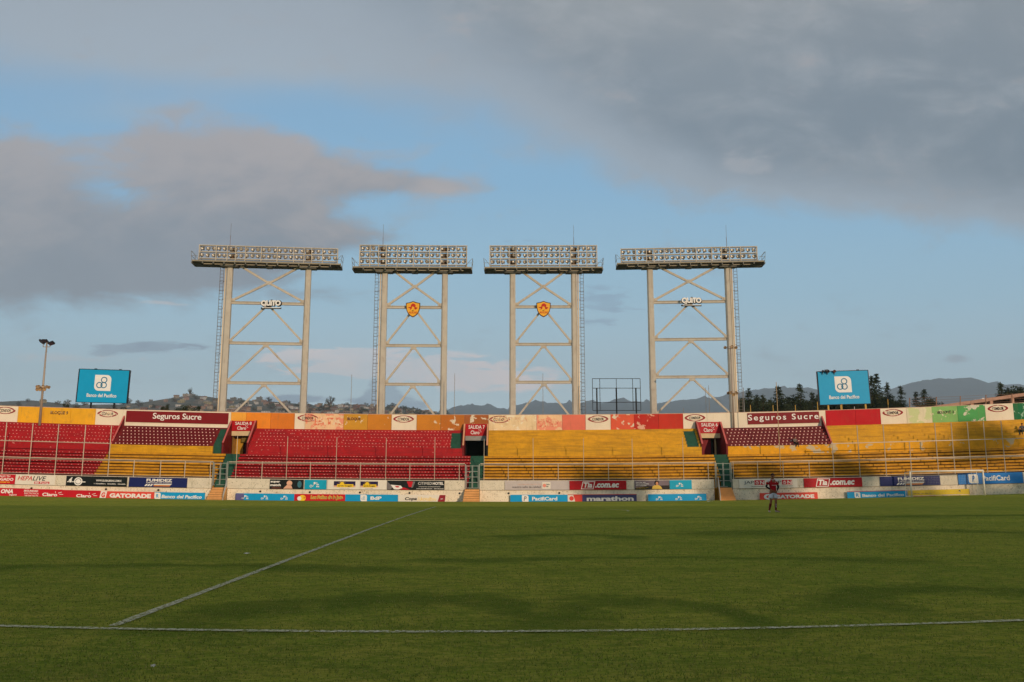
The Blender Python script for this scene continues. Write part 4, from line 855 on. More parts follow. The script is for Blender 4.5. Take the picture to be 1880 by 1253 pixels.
def tower(label, lx, rx, fx0, fx1, rows, cols, ys, yaw, ladder_side, boxes, fk=1, fs=0):
    """lx, rx: leg columns at the wall; ys: dict of picture rows at the tower's centre line"""
    pc = (lx+rx)/2; base = P(pc, 757, YT_); zf = lambda py: P(pc, py, YT_).z
    root = thing('floodlight_tower', label, 'floodlight tower', (base.x, YT_, -1.5), 'floodlight towers behind the stand', local=True); root.rotation_euler = (0, 0, yaw)
    ZO = 1.5
    def z(py): return zf(py)+ZO
    def xat(px, py): 
        d = YT_*CT+(zf(py)-H)*ST; return (px-940)/F*d-base.x
    def put(mb, name, m_, label=None, smooth=False):
        o = mb.build(name, m_, root, label, smooth); return o
    xl, xr = xat(lx, 757), xat(rx, 757); zt = z(ys['plat']+1)
    for X in (xl, xr):
        mb = MB(); w0, w1 = .78, .66; a, b = .34, .28; n = 8
        def ring(w, zz): h = w/2; c = h*.42; return [(X-h, -h+c, zz), (X-h+c, -h, zz), (X+h-c*.3, -h, zz), (X+h, -h+c*.3, zz), (X+h, h-c, zz), (X+h-c, h, zz), (X-h+c, h, zz), (X-h, h-c, zz)]
        mb.v = ring(w0, 0)+ring(w1, zt); mb.f = [(k, (k+1) % 8, 8+(k+1) % 8, 8+k) for k in range(8)]+[tuple(range(7, -1, -1)), tuple(range(8, 16))]; mb.m = [0]*10
        put(mb, 'leg', TOWER)
    bz = [z(p) for p in ys['beams']]; bz.append(bz[-1]-(bz[-2]-bz[-1])*1.02)
    mid = (xl+xr)/2
    def gus(x, zz, w=.5, h=.34): mb = MB(); mb.box((x, -.13, zz), (w, .03, h)); mb.lathe([(0, 0), (.1, 0), (.1, .05), (0, .05)], 8, 0, Matrix.Translation((x, -.14, zz)) @ Matrix.Rotation(R(90), 4, 'X')); put(mb, 'gusset_plate', TOWER)
    for i, zz in enumerate(bz):
        mb = MB(); mb.box((mid, 0, zz+.14), (xr-xl-.5, .24, .05)); mb.box((mid, 0, zz-.14), (xr-xl-.5, .24, .05)); mb.box((mid, .0, zz), (xr-xl-.5, .06, .24)); put(mb, 'cross_beam', TOWER)
    zx = z(ys['x']); top = z(ys['plat']-1)
    mb = MB(); mb.bar((xl+1.15, -.02, top), (mid-.05, -.02, zx), .25, .16); put(mb, 'brace', TOWER); mb = MB(); mb.bar((xr-1.15, .02, top), (mid+.05, .02, zx), .25, .16); put(mb, 'brace', TOWER)
    mb = MB(); mb.bar((mid-.05, -.02, zx), (xl+.45, -.02, bz[0]+.28), .25, .16); put(mb, 'brace', TOWER); mb = MB(); mb.bar((mid+.05, .02, zx), (xr-.45, .02, bz[0]+.28), .25, .16); put(mb, 'brace', TOWER); gus(mid, zx, .62, .42)
    gus(xl+.52, bz[0]+.3); gus(xr-.52, bz[0]+.3)
    for i in range(len(bz)-1):
        gus(mid, bz[i]-.34, .66, .3)
        for s_, X in ((-1, xl), (1, xr)):
            mb = MB(); mb.bar((mid+s_*.14, -.02*s_, bz[i]-.3), (X-s_*.42, -.02*s_, bz[i+1]+.3), .215, .15); put(mb, 'brace', TOWER)
            if i < 2: gus(X-s_*.5, bz[i+1]+.3, .42, .3)
    # conduit and ladder
    sx = -1 if ladder_side == 'l' else 1; X = xl if sx < 0 else xr
    mb = MB(); mb.bar((X+sx*.47, -.1, 0), (X+sx*.47, -.1, zt), .17, n=8); 
    if sx > 0: mb.bar((X+sx*.24, -.38, 0), (X+sx*.24, -.38, zt), .08, n=6)
    put(mb, 'conduit_pipe', mat('bright conduit paint', (226, 204, 172), .4, .1, var=.05), smooth=True)
    mb = MB(); lx_ = X+sx*.92
    for d in (-.19, .19): mb.bar((lx_+d, .1, 4), (lx_+d, .1, zt), .045)
    zz = 4.2
    while zz < zt: mb.bar((lx_-.19, .1, zz), (lx_+.19, .1, zz), .035); zz += .38
    k = 0; zz = 6.5
    while zz < zt-1:
        for t in range(6): a, b = math.pi*t/6-math.pi/2*0, math.pi*(t+1)/6; mb.bar((lx_+.22*math.cos(a), .1+.5*math.sin(a), zz), (lx_+.22*math.cos(b), .1+.5*math.sin(b), zz), .035)
        mb.bar((lx_-sx*.2, .1, zz), (X+sx*.3, .0, zz), .05); zz += 1.05
    put(mb, 'ladder', mat('dark ladder steel', (112, 100, 92), .6, .2))
    # head frame
    zc = ys['top']; dtop = YT_*CT+(zf(zc)-H)*ST; fw = (fx1-fx0)/F*dtop*fk; cx = ((fx0+fx1)/2-940)/F*dtop-base.x+fs
    x0, x1 = cx-fw/2, cx+fw/2; zr = [z(p) for p in ys['bars']]
    fy = -.75
    for zz in zr:
        mb = MB(); mb.box((cx, fy, zz), (fw+.1, .09, .09)); mb.box((cx, fy+.42, zz+.02), (fw, .06, .06), 1); put(mb, 'frame_rail', [TOWER, TDARK])
    posts = ys['posts']
    for t in posts:
        X = x0+fw*t; mb = MB(); mb.box((X, fy+.003, (zr[0]+zr[-1])/2-.12), (.09, .10, zr[0]-zr[-1]+.3)); mb.bar((X, fy+.42, zr[0]), (X, fy+.42, zr[-1]-.4), .06, mi=0); mb.bar((X, fy, zr[0]), (X, fy+.42, zr[0]-.05), .05); put(mb, 'frame_post', TOWER)
    for t in boxes:
        X = x0+fw*t
        for a, b in zip(zr, zr[1:]): mb = MB(); mb.box((X, fy+.55, (a+b)/2), (.66, .2, (a-b)*.82)); put(mb, 'ballast_box', mat('brown ballast box', (112, 84, 54), .7, var=.25, dirt=.4, dirtc=(40, 30, 24)))
    mb = MB()
    for i in range(len(posts)-1):
        a, b = x0+fw*posts[i]+.1, x0+fw*posts[i+1]-.1; mb.box(((a+b)/2, fy+.2, zr[-1]-.22), (b-a, .2, .13))
    put(mb, 'cable_tray', mat('black cable tray', (26, 22, 22), .7))
    # platform
    zp = z(ys['plat']); pw = (ys['px'][1]-ys['px'][0])/F*dtop*fk; pcx = ((ys['px'][0]+ys['px'][1])/2-940)/F*dtop-base.x+fs
    mb = MB(); mb.box((pcx, -.5, zp+.24), (pw, 1.5, .08)); mb.box((pcx, -1.28, zp+.28), (pw, .06, .16), 1); mb.box((pcx, .42, zp+.1), (pw, .08, .3))
    n = int(pw/1.15)
    for k in range(n+1): X = pcx-pw/2+pw*k/n; mb.box((X, -.5, zp+.06), (.1, 1.8, .2), 0)
    for X in (xl, xr): mb.box((X, -.2, zp-.02), (1.9, 1.1, .26)); 
    mb.box((mid, -.1, zp-.05), (.7, .6, .24)); mb.box((pcx, -.9, zp+.02), (pw*.86, .05, .1), 1)
    put(mb, 'platform', [TDARK, mat('platform edge steel', (150, 138, 116), .6, var=.15)])
    for s_ in (-1, 1):
        mb = MB(); X = pcx+s_*pw/2
        for yy in (-1.4, .3): mb.bar((X, yy, zp+.25), (X+s_*.1, yy, zp+1.35), .04)
        mb.bar((X+s_*.1, -1.4, zp+1.35), (X+s_*.1, .3, zp+1.35), .04); mb.bar((X+s_*.05, -1.4, zp+.8), (X+s_*.05, .3, zp+.8), .035); mb.bar((X, -1.4, zp+1.3), (X-s_*.8, -1.4, zp+.3), .035); mb.bar((X, -1.42, zp+.8), (x0 if s_ < 0 else x1, -1.42, zp+.8), .03)
        put(mb, 'guard_rail', TDARK)
    for X in (x0+.1, x1-.1, cx-fw*.25, cx+fw*.25): mb = MB(); mb.bar((X, fy+.42, zr[0]), (X, .35, zp+.3), .06); put(mb, 'back_stay', TDARK)
    # lightning rod
    X = xat(ys['rod'][0], 440); mb = MB(); mb.bar((X, -.2, zr[0]-.5), (X, -.2, z(ys['rod'][1]+22)), .07, n=6); mb.bar((X, -.2, z(ys['rod'][1]+22)), (X, -.2, z(ys['rod'][1])), .035, n=5); put(mb, 'lightning_rod', mat('rod metal', (130, 120, 124), .5, .3))
    # lamps
    for r_ in range(rows):
        zz = (zr[r_]+zr[r_+1])/2+.02
        for c_ in range(cols):
            o = bpy.data.objects.new('floodlight', LAMP); COL.objects.link(o); o.parent = root
            o.location = (x0+fw*(c_+.5)/cols+random.uniform(-.05, .05), fy+.16, zz+random.uniform(-.02, .02))
            o.rotation_euler = (R(-24+random.uniform(-9, 7)), 0, R(random.choice((-14, -6, 4, 14, 20))+random.uniform(-7, 7))); o.scale = (.96,)*3
    return dict(root=root, base=base, z=zf, yaw=yaw)
posts2 = [0, .12, .2, .26, .33, .445, .56, .68, .755, .81, .89, 1.0]; posts3 = [0, .095, .175, .245, .35, .5, .65, .755, .82, .9, 1.0]
posts1m = [1-t for t in posts2][::-1]; posts3m = [1-t for t in posts3][::-1]
T1 = tower('leftmost floodlight tower with two lamp rows and the city sign', 410.5, 554.5, 364, 622, 2, 25, dict(top=456, bars=(457, 468.6, 480.6), beams=(557.5, 631, 703.7), x=520.4, plat=491.5, px=(354, 630), posts=posts2, rod=(426, 414)), R(6.2), 'l', (.235, .785), .952, .22)
T2 = tower('second floodlight tower from the left with three lamp rows and club crest', 700.5, 813.5, 660, 858.5, 3, 20, dict(top=454, bars=(454.4, 465.8, 477.6, 489.4), beams=(564.7, 635, 706), x=527, plat=500.5, px=(649, 868), posts=posts3, rod=(704, 414)), R(1.5), 'l', (.215, .785), .978, .07)
T3 = tower('third floodlight tower from the left with three lamp rows and club crest', 941, 1056.5, 898, 1097, 3, 20, dict(top=455, bars=(454.8, 466, 478, 490), beams=(563.8, 632.6, 702.2), x=527, plat=500.8, px=(888.5, 1106.5), posts=posts3m, rod=(1053, 415)), R(-.6), 'r', (.215, .785), .978, -.02)
T4 = tower('rightmost floodlight tower with two lamp rows and the city sign', 1200.5, 1345, 1137, 1392, 2, 25, dict(top=458, bars=(458.5, 470, 481.5), beams=(554.8, 623.5, 692.3), x=517.6, plat=491.5, px=(1128.5, 1403), posts=posts1m, rod=(1332, 416)), R(-4.0), 'r', (.215, .765), .96, -.14)
def tsign(px, py, w, h, lab, kind):
    Y = YT_-.42; d = Y*CT+5*ST; ww = w/F*d*1.03; hh = h/F*d; p = P(px, py+h/2, Y)
    if kind == 'quito':
        B = Board('sign', lab, 'sign', Vector((p.x-ww/2, Y, p.z)), Vector((p.x+ww/2, Y, p.z)), hh*.16, BLACK, 'city name signs on the outer towers', .1)
        me = text_mesh('QUITO', ww*.98, hh*.72, [WHITE], .055, 0, .88, .12); me.transform(Matrix.Translation((0, -.06, hh*.58))); o = bpy.data.objects.new('lettering', me); COL.objects.link(o); o.parent = B.root
        me = text_mesh('QUITO', ww*1.04, hh*.84, [BLACK], .075, 0, .88, .08); me.transform(Matrix.Translation((.03, .04, hh*.55))); o = bpy.data.objects.new('letter_backing', me); COL.objects.link(o); o.parent = B.root
        mb = MB(); mb.box((ww*.02, -.02, hh*.12), (ww*.9, .08, hh*.07)); B.put('underline', mb, WHITE)
        mb = MB(); mb.bar((-.02*ww, -.05, hh*.98), (.06*ww, -.05, hh*1.0), .08); B.put('accent', mb, BLACK)
    else:
        k = 12; out = [(-.5, .40), (-.25, .44), (0, .52), (.25, .44), (.5, .40)]+[(.5*(1-.02*i)*math.cos(math.pi/2*(i/k)**1.4)**.75, .40-.92*(i/k)) for i in range(1, k+1)]
        out = [(a, b) for a, b in out if a >= 0]; out = [(-a, b) for a, b in out[::-1] if a > 0]+out
        out = [(-.5, .40), (-.25, .44)]+[(0, .52)]+[(.25, .44), (.5, .40), (.49, .12), (.44, -.1), (.34, -.28), (.2, -.42), (0, -.52), (-.2, -.42), (-.34, -.28), (-.44, -.1), (-.49, .12)]
        B = Board('club_crest', lab, 'crest', Vector((p.x-ww/2, Y, p.z)), Vector((p.x+ww/2, Y, p.z)), hh, BLACK, 'club crests on the inner towers', .08)
        me = B.panel.data; bpy.data.objects.remove(B.panel)
        S = lambda s_, dx=0: [((x*s_+dx)*ww, (z*s_+.5)*hh) for x, z in out]
        B.poly(S(1.05), mat('dark crest rim', (70, 14, 12), .6), 'rim', .02, .09, False); B.poly(S(.94), mat('crest gold', (240, 170, 46), .55, var=.06), 'shield', -.07, .02, False)
        q = lambda pts: [(x*ww, (z+.5)*hh) for x, z in pts]
        RC = mat('crest red', (186, 44, 24), .6); 
        B.poly(q([(-.38, .12), (-.16, .16), (-.14, .30), (-.04, .38), (.08, .38), (.2, .28), (.18, .14), (.36, .10), (.22, -.02), (.12, .0), (.1, .14), (-.06, .2), (-.1, .02), (-.24, -.06), (-.18, .04)]), RC, 'emblem', -.1, .01, False)
        B.poly(q([(-.08, -.1), (.1, -.04), (.02, -.1), (-.06, -.14)]), BLACK, 'emblem', -.1, .01, False)
        me = text_mesh('AUCAS', ww*.6, hh*.13, [RC], .02); me.transform(Matrix.Translation((0, -.1, hh*.28))); o = bpy.data.objects.new('lettering', me); COL.objects.link(o); o.parent = B.root
tsign(497.5, 559, 37, 17, 'white city name letters fixed on the leftmost tower', 'quito'); tsign(1269.5, 554, 37, 17, 'white city name letters fixed on the rightmost tower', 'quito')
tsign(758, 567.8, 25, 28.5, 'gold shield club crest on the second tower from the left', 'crest'); tsign(998, 567.5, 25, 28.5, 'gold shield club crest on the third tower from the left', 'crest')
# ------------------------------------------------------------------ hoardings
def hoarding(x0, x1, yt0, yt1, yb0, yb1, Y0, yaw, lab, posts, pm, extras):
    d = Y0*CT+8*ST; c0 = P(x0, yb0, Y0-math.tan(yaw)*0); w = (x1-x0)/F*d
    ca, cb = P(x0, yb0, Y0), P(x1, yb1, Y0-yaw*w); h = ((yb0+yb1)-(yt0+yt1))/2/F*d*1.015
    B = Board('billboard', lab, 'billboard', ca, cb, h, mat('billboard turquoise', (10, 156, 200), .5, var=.03), 'bank billboards', .25)
    r = .245; B.poly(leaf(.49, .60, r, B.w/B.h), WHITE, 'logo_tile', -.006)
    for dx, dz in ((.14, .40), (-.38, -.26), (.14, -.26)): B.ring(.49+dx*r/(B.w/B.h), .595+dz*r, .095*B.h, .028*B.h, mat('deep teal ink', (24, 116, 150), .6), 'logo', -.03)
    B.text('Banco del Pacifico', .49, .215, .60, .11, WHITE, .02, y=-.006)
    mb = MB(); mb.box((0, .12, h/2), (w+.12, .12, h+.10)); mb.bar((-w/2, .05, h+.04), (w/2, .05, h+.04), .07); B.put('frame', mb, DARKM)
    for px in posts:
        X = (px-(x0+x1)/2)/F*d; mb = MB(); mb.bar((X, .2, .2), (X, .2, -6), .16); B.put('post', mb, pm)
    for px, t in extras: X = (px-(x0+x1)/2)/F*d; mb = MB(); mb.box((X, .05, h+.1), (.25, .15, .08)); B.put('bracket', mb, DARKM)
    return B
hoarding(140.5, 231.5, 679, 681, 738, 740.5, 90, -.08, 'turquoise billboard on the left with white leaf emblem and lettering', (166.5, 208), DARKM, ((170, 0), (214, 0)))
BR = hoarding(1506, 1598, 684, 681, 743.5, 741, 90, .06, 'turquoise billboard on the right with lamps on its top edge', (1522, 1545, 1589), mat('yellow post', (196, 152, 70), .6), ((1580, 0),))
for px, w_, lab in ((1510.5, .28, 'small dark spotlight at the left end of the right billboard'), (1519, .42, 'dark double spotlight on the right billboard, middle one of three'), (1531.5, .34, 'dark spotlight with reddish face on the right billboard')):
    p = P(px, 681, 89.8); root = thing('spotlight', lab, 'spotlight', (p.x, 89.8, p.z-.1), 'spotlights on the right billboard', local=True)
    mb = MB(); M = Matrix.Rotation(R(70), 4, 'X'); mb.lathe([(0, -.1), (w_*.35, -.1), (w_*.5, .12), (w_*.42, .13), (0, .05)], 10, 0, M); 
    if w_ > .4: mb.box((-.12, 0, .12), (.3, .25, .16)); 
    mb.build('lamp_head', DARKM if px < 1530 else mat('rusty lamp', (92, 48, 40), .6), root); mb = MB(); mb.bar((0, .05, -.3), (0, .05, 0), .06); mb.build('bracket', DARKM, root)
# empty black lattice
def lattice():
    Y = 92; d = Y*CT+8*ST; x_ = lambda p: P(p, 730, Y).x; z_ = lambda p: P(1132, p, Y).z
    root = thing('empty_billboard', 'empty black metal billboard frame between the two right towers', 'sign frame', (x_(1132), Y, z_(765)))
    for px in (1088, 1101.5, 1132, 1162, 1176): mb = MB(); mb.bar((x_(px), Y, z_(754)), (x_(px), Y, z_(695.5)), .055); mb.build('upright', BLACK, root)
    for py in (695.5, 713, 739, 754): mb = MB(); mb.bar((x_(1088), Y+.03, z_(py)), (x_(1176), Y+.03, z_(py)), .055); mb.build('cross_bar', BLACK, root)
    for px in (1096, 1132, 1168): mb = MB(); mb.bar((x_(px), Y+.12, z_(775)), (x_(px), Y+.12, z_(713)), .14); mb.build('post', BLACK, root)
lattice()
# light masts with two tiers of lamps
def mast(px, ytop, ybot, Y, lab, tiers, w=.26):
    b = P(px, ybot, Y); zz = lambda py: P(px, py, Y).z-b.z
    root = thing('light_mast', lab, 'light mast', tuple(b), local=True); G = mat('grey mast paint', (168, 150, 134), .5, .2, var=.1)
    mb = MB(); mb.bar((0, 0, -.3), (0, 0, zz(ytop)), w, n=10, w2=w*.5, d2=w*.5); mb.build('pole', G, root, smooth=True)
    for py, lamps, rad, big in tiers:
        z = zz(py); mb = MB(); n = 14
        if big:
            mb.bar((-rad, 0, z-.45), (rad, 0, z-.45), .06); mb.bar((-rad, 0, z-.45), (-rad, 0, z), .05); mb.bar((rad, 0, z-.45), (rad, 0, z), .05)
        else:
            for k in range(n): a, c = 2*math.pi*k/n, 2*math.pi*(k+1)/n; mb.bar((rad*math.cos(a), rad*math.sin(a), z), (rad*math.cos(c), rad*math.sin(c), z), .05)
            for k in range(4): a = math.pi/2*k; mb.bar((0, 0, z-.15), (rad*math.cos(a), rad*math.sin(a), z), .04)
        mb.build('lamp_ring', G, root)
        for a, dz, tilt in lamps:
            o = None; mb = MB()
            if big:
                M = Matrix.Rotation(R(tilt), 4, 'Y') @ Matrix.Rotation(R(-25), 4, 'X'); mb.box((0, 0, 0), (.52, .42, .16), 0, M); mb.box((0, -.02, -.09), (.42, .34, .04), 1, M); c = (a, -.1, z+dz)
            else:
                M = Matrix.Rotation(R(110), 4, 'X'); mb.lathe([(0, -.2), (.09, -.2), (.17, .02), (.15, .03), (.05, -.1), (0, -.1)], 10, 0, M); c = (rad*math.cos(R(a)), rad*math.sin(R(a)), z+dz)
            o = mb.build('lamp', [DARKM, mat('dim lamp glass', (90, 70, 80), .2)] if big else mat('tan lamp can', (176, 144, 104), .5, .1), root); o.location = c
mast(73, 628, 776, Z3-.55+YC(-46), 'tall light mast with two tiers of lamps behind the left red seats', [(629, [(-.45, .05, 30), (-.15, .12, 0), (.5, -.1, -20)], .35, True), (711, [(200, 0, 0), (250, 0, 0), (300, 0, 0), (340, 0, 0), (20, 0, 0), (160, 0, 0), (270, -.3, 0), (225, -.28, 0), (315, -.28, 0)], .5, False)])
mast(1347.5, 636, 787, Z3-.3+YC(22), 'slim light mast with two tiers of lamps in front of the rightmost tower', [(638.5, [(180, 0, 0), (270, 0, 0), (0, 0, 0)], .55, False), (722, [(180, 0, 0), (235, 0, 0), (270, -.2, 0), (305, 0, 0), (0, 0, 0)], .42, False)], .2)
def pole(px, yt, ybt, Y, w, lab, m_=None, group=None, cat='pole'):
    b = P(px, ybt, Y); t = P(px, yt, Y); mb = MB(); mb.bar((0, 0, 0), (0, 0, t.z-b.z), w, n=6, w2=w*.7, d2=w*.7); mb.lathe([(0, 0), (w*.8, 0), (w*.8, .05), (w*.5, .08)], 8)
    o = mb.build('pole', m_ or mat('thin pole metal', (150, 142, 136), .5, .3)); o.location = b; tag(o, lab, cat, group)
pole(643.5, 688, 766, 92, .07, 'thin bare pole between the first and second towers'); pole(834, 686, 766, 92, .07, 'thin bare pole right of the second tower'); pole(997, 686, 766, 92, .07, 'thin bare pole seen through the third tower')
pole(1303.5, 708, 776, Z3-.2, .07, 'thin pole in front of the white wall above the right exit'); pole(1297, 712, 766, 88, .06, 'thin pole just behind the wall above the right exit')
pole(1368, 712, 787, Z3-.3, .09, 'thin pale pole left of the right wall banner'); pole(1434, 702, 879, 79.9, .08, 'tall thin pole crossing the right wall banner', mat('yellowish pole', (180, 150, 110), .5)); pole(1255, 749, 766, 87, .07, 'short stub on the wall left of the right exit'); pole(1571, 747, 786, Z3-.3, .06, 'white pipe in front of the crimson wall panels', WHITE)
for px, yt, w_ in [(1378.5, 744, .1), (1420, 744, .1), (1461, 744, .1), (1502, 738, .1), (1547, 742, .09), (1632, 733, .1)]:
    lab = {1378.5: 'short yellow post left of the spaced-letter banner', 1420: 'short yellow post above the left half of the spaced-letter banner', 1461: 'short yellow post above the right half of the spaced-letter banner', 1502: 'short yellow post at the left foot of the right billboard', 1547: 'short yellow post under the right billboard', 1632: 'short yellow post above the right white wall panel'}[px]
    pole(px, yt, 764, Z3+.5, w_, lab, mat('yellow post', (196, 152, 70), .6), 'short posts on top of the right wall', 'post')
def wire_fence():
    xs = [1670, 1719, 1763, 1810, 1858, 1905, 1955]; root = thing('wire_fence', 'wire fence with thin posts on the wall above the green panels', 'fence', tuple(P(1763, 747, Z3+.4+YC(45)))); pts = []
    for p in xs:
        Y = Z3+.35+YC(P(p, 745, Z3).x); a, b = P(p, wt(p)+8, Y), P(p, wt(p)-18, Y); pts.append((a, b)); mb = MB(); mb.bar(a, b, .07); mb.build('fence_post', mat('rusty post', (150, 110, 84), .7), root)
    for i in range(len(xs)-1):
        mb = MB()
        for t in (.98, .8, .62, .45): mb.bar(pts[i][0].lerp(pts[i][1], t), pts[i+1][0].lerp(pts[i+1][1], t), .018)
        mb.build('wire', mat('rusty post', (0, 0, 0)), root)
wire_fence()
# ------------------------------------------------------------------ covered hall beyond the wall on the right
def hall():
    Ya = 112; a, b, c = P(1705, 747, Ya), P(1885, 721, Ya-4), P(2150, 690, Ya-8)
    root = thing('covered_hall', 'open concrete hall with a long sloping roof beyond the right wall', 'building', (P(1830, 745, 112).x, Ya, -2)); RC_ = mat('pink concrete roof edge', (198, 150, 124), .85, var=.1, streak=.4)
    mb = MB()
    for p, q in ((a, b), (b, c)):
        d = Vector((0, 14, 0)); t = Vector((0, 0, .42)); mb.add([p, q, q+d, p+d, p-t, q-t, q+d-t, p+d-t], [(0, 1, 2, 3), (4, 7, 6, 5), (0, 4, 5, 1), (3, 2, 6, 7), (0, 3, 7, 4), (1, 5, 6, 2)])
    mb.build('roof', RC_, root)
    mb = MB(); 
    for p, q in ((a, b), (b, c)):
        u = Vector((0, 9, -.5)); mb.quad((p.x, p.y+9, -2), (q.x, q.y+9, -2), q+u, p+u)
    mb.build('wall', mat('dark hall interior', (62, 52, 48), .9), root, recalc=False)
    for px in (1753, 1787, 1822, 1860, 1900, 1960): k = (px-1705)/180; p = a.lerp(b, k) if k < 1 else b.lerp(c, (px-1885)/265); mb = MB(); mb.bar((p.x, p.y+.3, -2), (p.x, p.y+.3, p.z-.4), .38); mb.build('column', RC_, root)
    for px, py in ((1794, 737), (1808, 734)): mb = MB(); q = P(px, py, Ya-1); mb.box(q, (.9, .5, .12), 0, Matrix.Rotation(R(18), 4, 'Y')); mb.build('ceiling_lamp', mat('white lamp tray', (220, 220, 215), .4), root)
hall()
# ------------------------------------------------------------------ trees
BARK = mat('bark', (74, 56, 42), .9, var=.25)
def leafmat(key, a, b):
    if key in _mats: return _mats[key]
    m_ = bpy.data.materials.new(key); m_.use_nodes = True; N = NT(m_.node_tree); s_ = N.n['Principled BSDF']; s_.inputs['Roughness'].default_value = .8; s_.inputs['Specular IOR Level'].default_value = .2
    g = N.n.new('ShaderNodeNewGeometry').outputs['Position']; n_ = N.noise(g, 1.1, 4, .6); f = N.noise(g, 7, 3, .6)
    N.l.new(N.mix(N.ss(f, .35, .7), N.mix(N.ss(n_, .35, .65), rgba(a), rgba(b)), rgba(tuple(int(k*.7) for k in a))), s_.inputs['Base Color']); _mats[key] = m_; return m_
CON = leafmat('conifer needles', (46, 60, 40), (76, 82, 50)); BUSH = leafmat('bush leaves', (48, 62, 34), (84, 88, 48)); BROAD = leafmat('broad leaves', (52, 68, 36), (88, 94, 50))
def conifer(h, r, seed, dens=1.0, hc=5):
    rd = random.Random(seed); mb = MB(); z0 = h-hc*1.35; levels = int((h-z0)/.24); gap = rd.uniform(.1, .25)
    for i in range(levels):
        t = (i+rd.random()*.6)/levels; z = z0+(h-z0)*t; rr = r*(1-t)**.85*(.55+.6*rd.random())+.05
        nb = max(5, int((12*(1-t)+5)*dens)); a0 = rd.uniform(0, 6.3)
        for b in range(nb):
            a = a0+6.283*b/nb+rd.uniform(-.3, .3); L_ = rr*rd.uniform(.55, 1.25); up = rd.uniform(-.15, .28)
            if rd.random() < gap: continue
            seg = max(2, int(L_/.28))
            for s_ in range(seg):
                q = (s_+.6)/seg; c = Vector((math.cos(a)*L_*q, math.sin(a)*L_*q, z-.32*L_*q+up*L_*q*q))
                wd = .30*(1.1-q*.5)*(.8+.25*r/2)
                for k in range(4):
                    d1 = Vector((math.cos(a)+rd.uniform(-.7, .7), math.sin(a)+rd.uniform(-.7, .7), rd.uniform(-.75, .45))).normalized(); d2 = d1.cross(Vector((rd.uniform(-1, 1), rd.uniform(-1, 1), rd.uniform(-.2, 1)))).normalized()
                    p = c+Vector((rd.uniform(-.1, .1), rd.uniform(-.1, .1), rd.uniform(-.12, .08)))
                    mb.add([p-d1*wd*.5-d2*wd*.16, p+d1*wd*.5-d2*wd*.12, p+d1*wd*1.05, p+d1*wd*.5+d2*wd*.14], [(0, 1, 2, 3)])
    for k in range(7):
        z = h-.16*k; 
        for q in range(3): a = rd.uniform(0, 6.3); w = .05+.05*k; mb.add([(0, 0, z+.12), (w*math.cos(a), w*math.sin(a), z-.08), (w*.4*math.cos(a+1), w*.4*math.sin(a+1), z-.2)], [(0, 1, 2)])
    tb = MB(); tb.bar((0, 0, 0), (0, 0, h*.985), .05*r+.16, n=7, w2=.04, d2=.04)
    for k in range(14): z = z0+(h-z0)*k/15; a = rd.uniform(0, 6.3); L_ = r*(1-k/15)*.7; tb.bar((0, 0, z), (L_*math.cos(a), L_*math.sin(a), z-.15*L_), .05, n=4, w2=.02, d2=.02)
    return mb, tb
def tree(kind, label, px, py, Y, rpx, seed, crown, group, cat='tree', dens=1.0, mat_=None, base=-1.6):
    t = P(px, py, Y); h = t.z-base; r = rpx/F*Y
    root = thing(kind, label, cat, (t.x, Y, base), group, local=True)
    if crown == 'c': mb, tb = conifer(h, r, seed, dens, max(2.6, (768-py)/F*Y))
    else: mb, tb = bushy(h, r, seed, dens, max(.2, 1-2.6*r/h))
    mb.build('crown', mat_ or (CON if crown == 'c' else BROAD), root, recalc=False); tb.build('trunk', BARK, root); root.rotation_euler = (0, 0, seed*1.3)
    return root
def bushy(h, r, seed, dens=1.0, zlo=.42):
    rd = random.Random(seed); mb = MB(); tb = MB(); tb.bar((0, 0, 0), (0, 0, h*.6), .08*r+.12, n=7, w2=.06, d2=.06); cl = []
    for k in range(int(16*dens)+5):
        a = rd.uniform(0, 6.28); e = rd.random()**.5; z = h*rd.uniform(zlo, .96); q = r*e*math.sin(math.pi*min(1, max(.08, (z/h-zlo+.12)/(1.1-zlo))))**.6; c = Vector((q*math.cos(a), q*math.sin(a), z)); cl.append((c, r*rd.uniform(.22, .42))); tb.bar((0, 0, h*.35), tuple(c), .1, n=4, w2=.03, d2=.03)
    for c, cr in cl:
        for k in range(int(150*min(dens, 1.6))):
            d = Vector((rd.gauss(0, 1), rd.gauss(0, 1), rd.gauss(0, .8))).normalized()*cr*(rd.random()**.4); p = c+d; sz = cr*rd.uniform(.09, .2); n1 = Vector((rd.uniform(-1, 1), rd.uniform(-1, 1), rd.uniform(-1, 1))).normalized(); n2 = n1.cross(Vector((0.3, .5, 1))).normalized()
            mb.add([p-n1*sz, p+n2*sz*.6, p+n1*sz, p-n2*sz*.6], [(0, 1, 2, 3)])
    return mb, tb
cons = [(1362, 737, 9, 118), (1374, 713, 11, 112), (1389, 725, 9, 120), (1400.5, 724, 10, 116), (1414, 733, 10, 124), (1429, 708, 17, 110), (1446, 728, 10, 122), (1467.5, 704, 13, 112), (1490.5, 719, 10, 116), (1503, 722, 9, 122), (1517, 728, 12, 126), (1540, 727, 14, 128), (1565, 730, 13, 126),
        (1599, 690, 14, 112), (1608, 686, 15, 118), (1586, 714, 10, 124), (1628, 701, 11, 116), (1652.5, 708, 11, 114), (1681, 719, 9, 118), (1696, 715, 13, 112), (1836.5, 702, 12, 118), (1850, 711, 9, 122), (1873, 709, 13, 115), (1890, 700, 14, 118), (1812, 730, 8, 122), (1925, 704, 16, 118)]
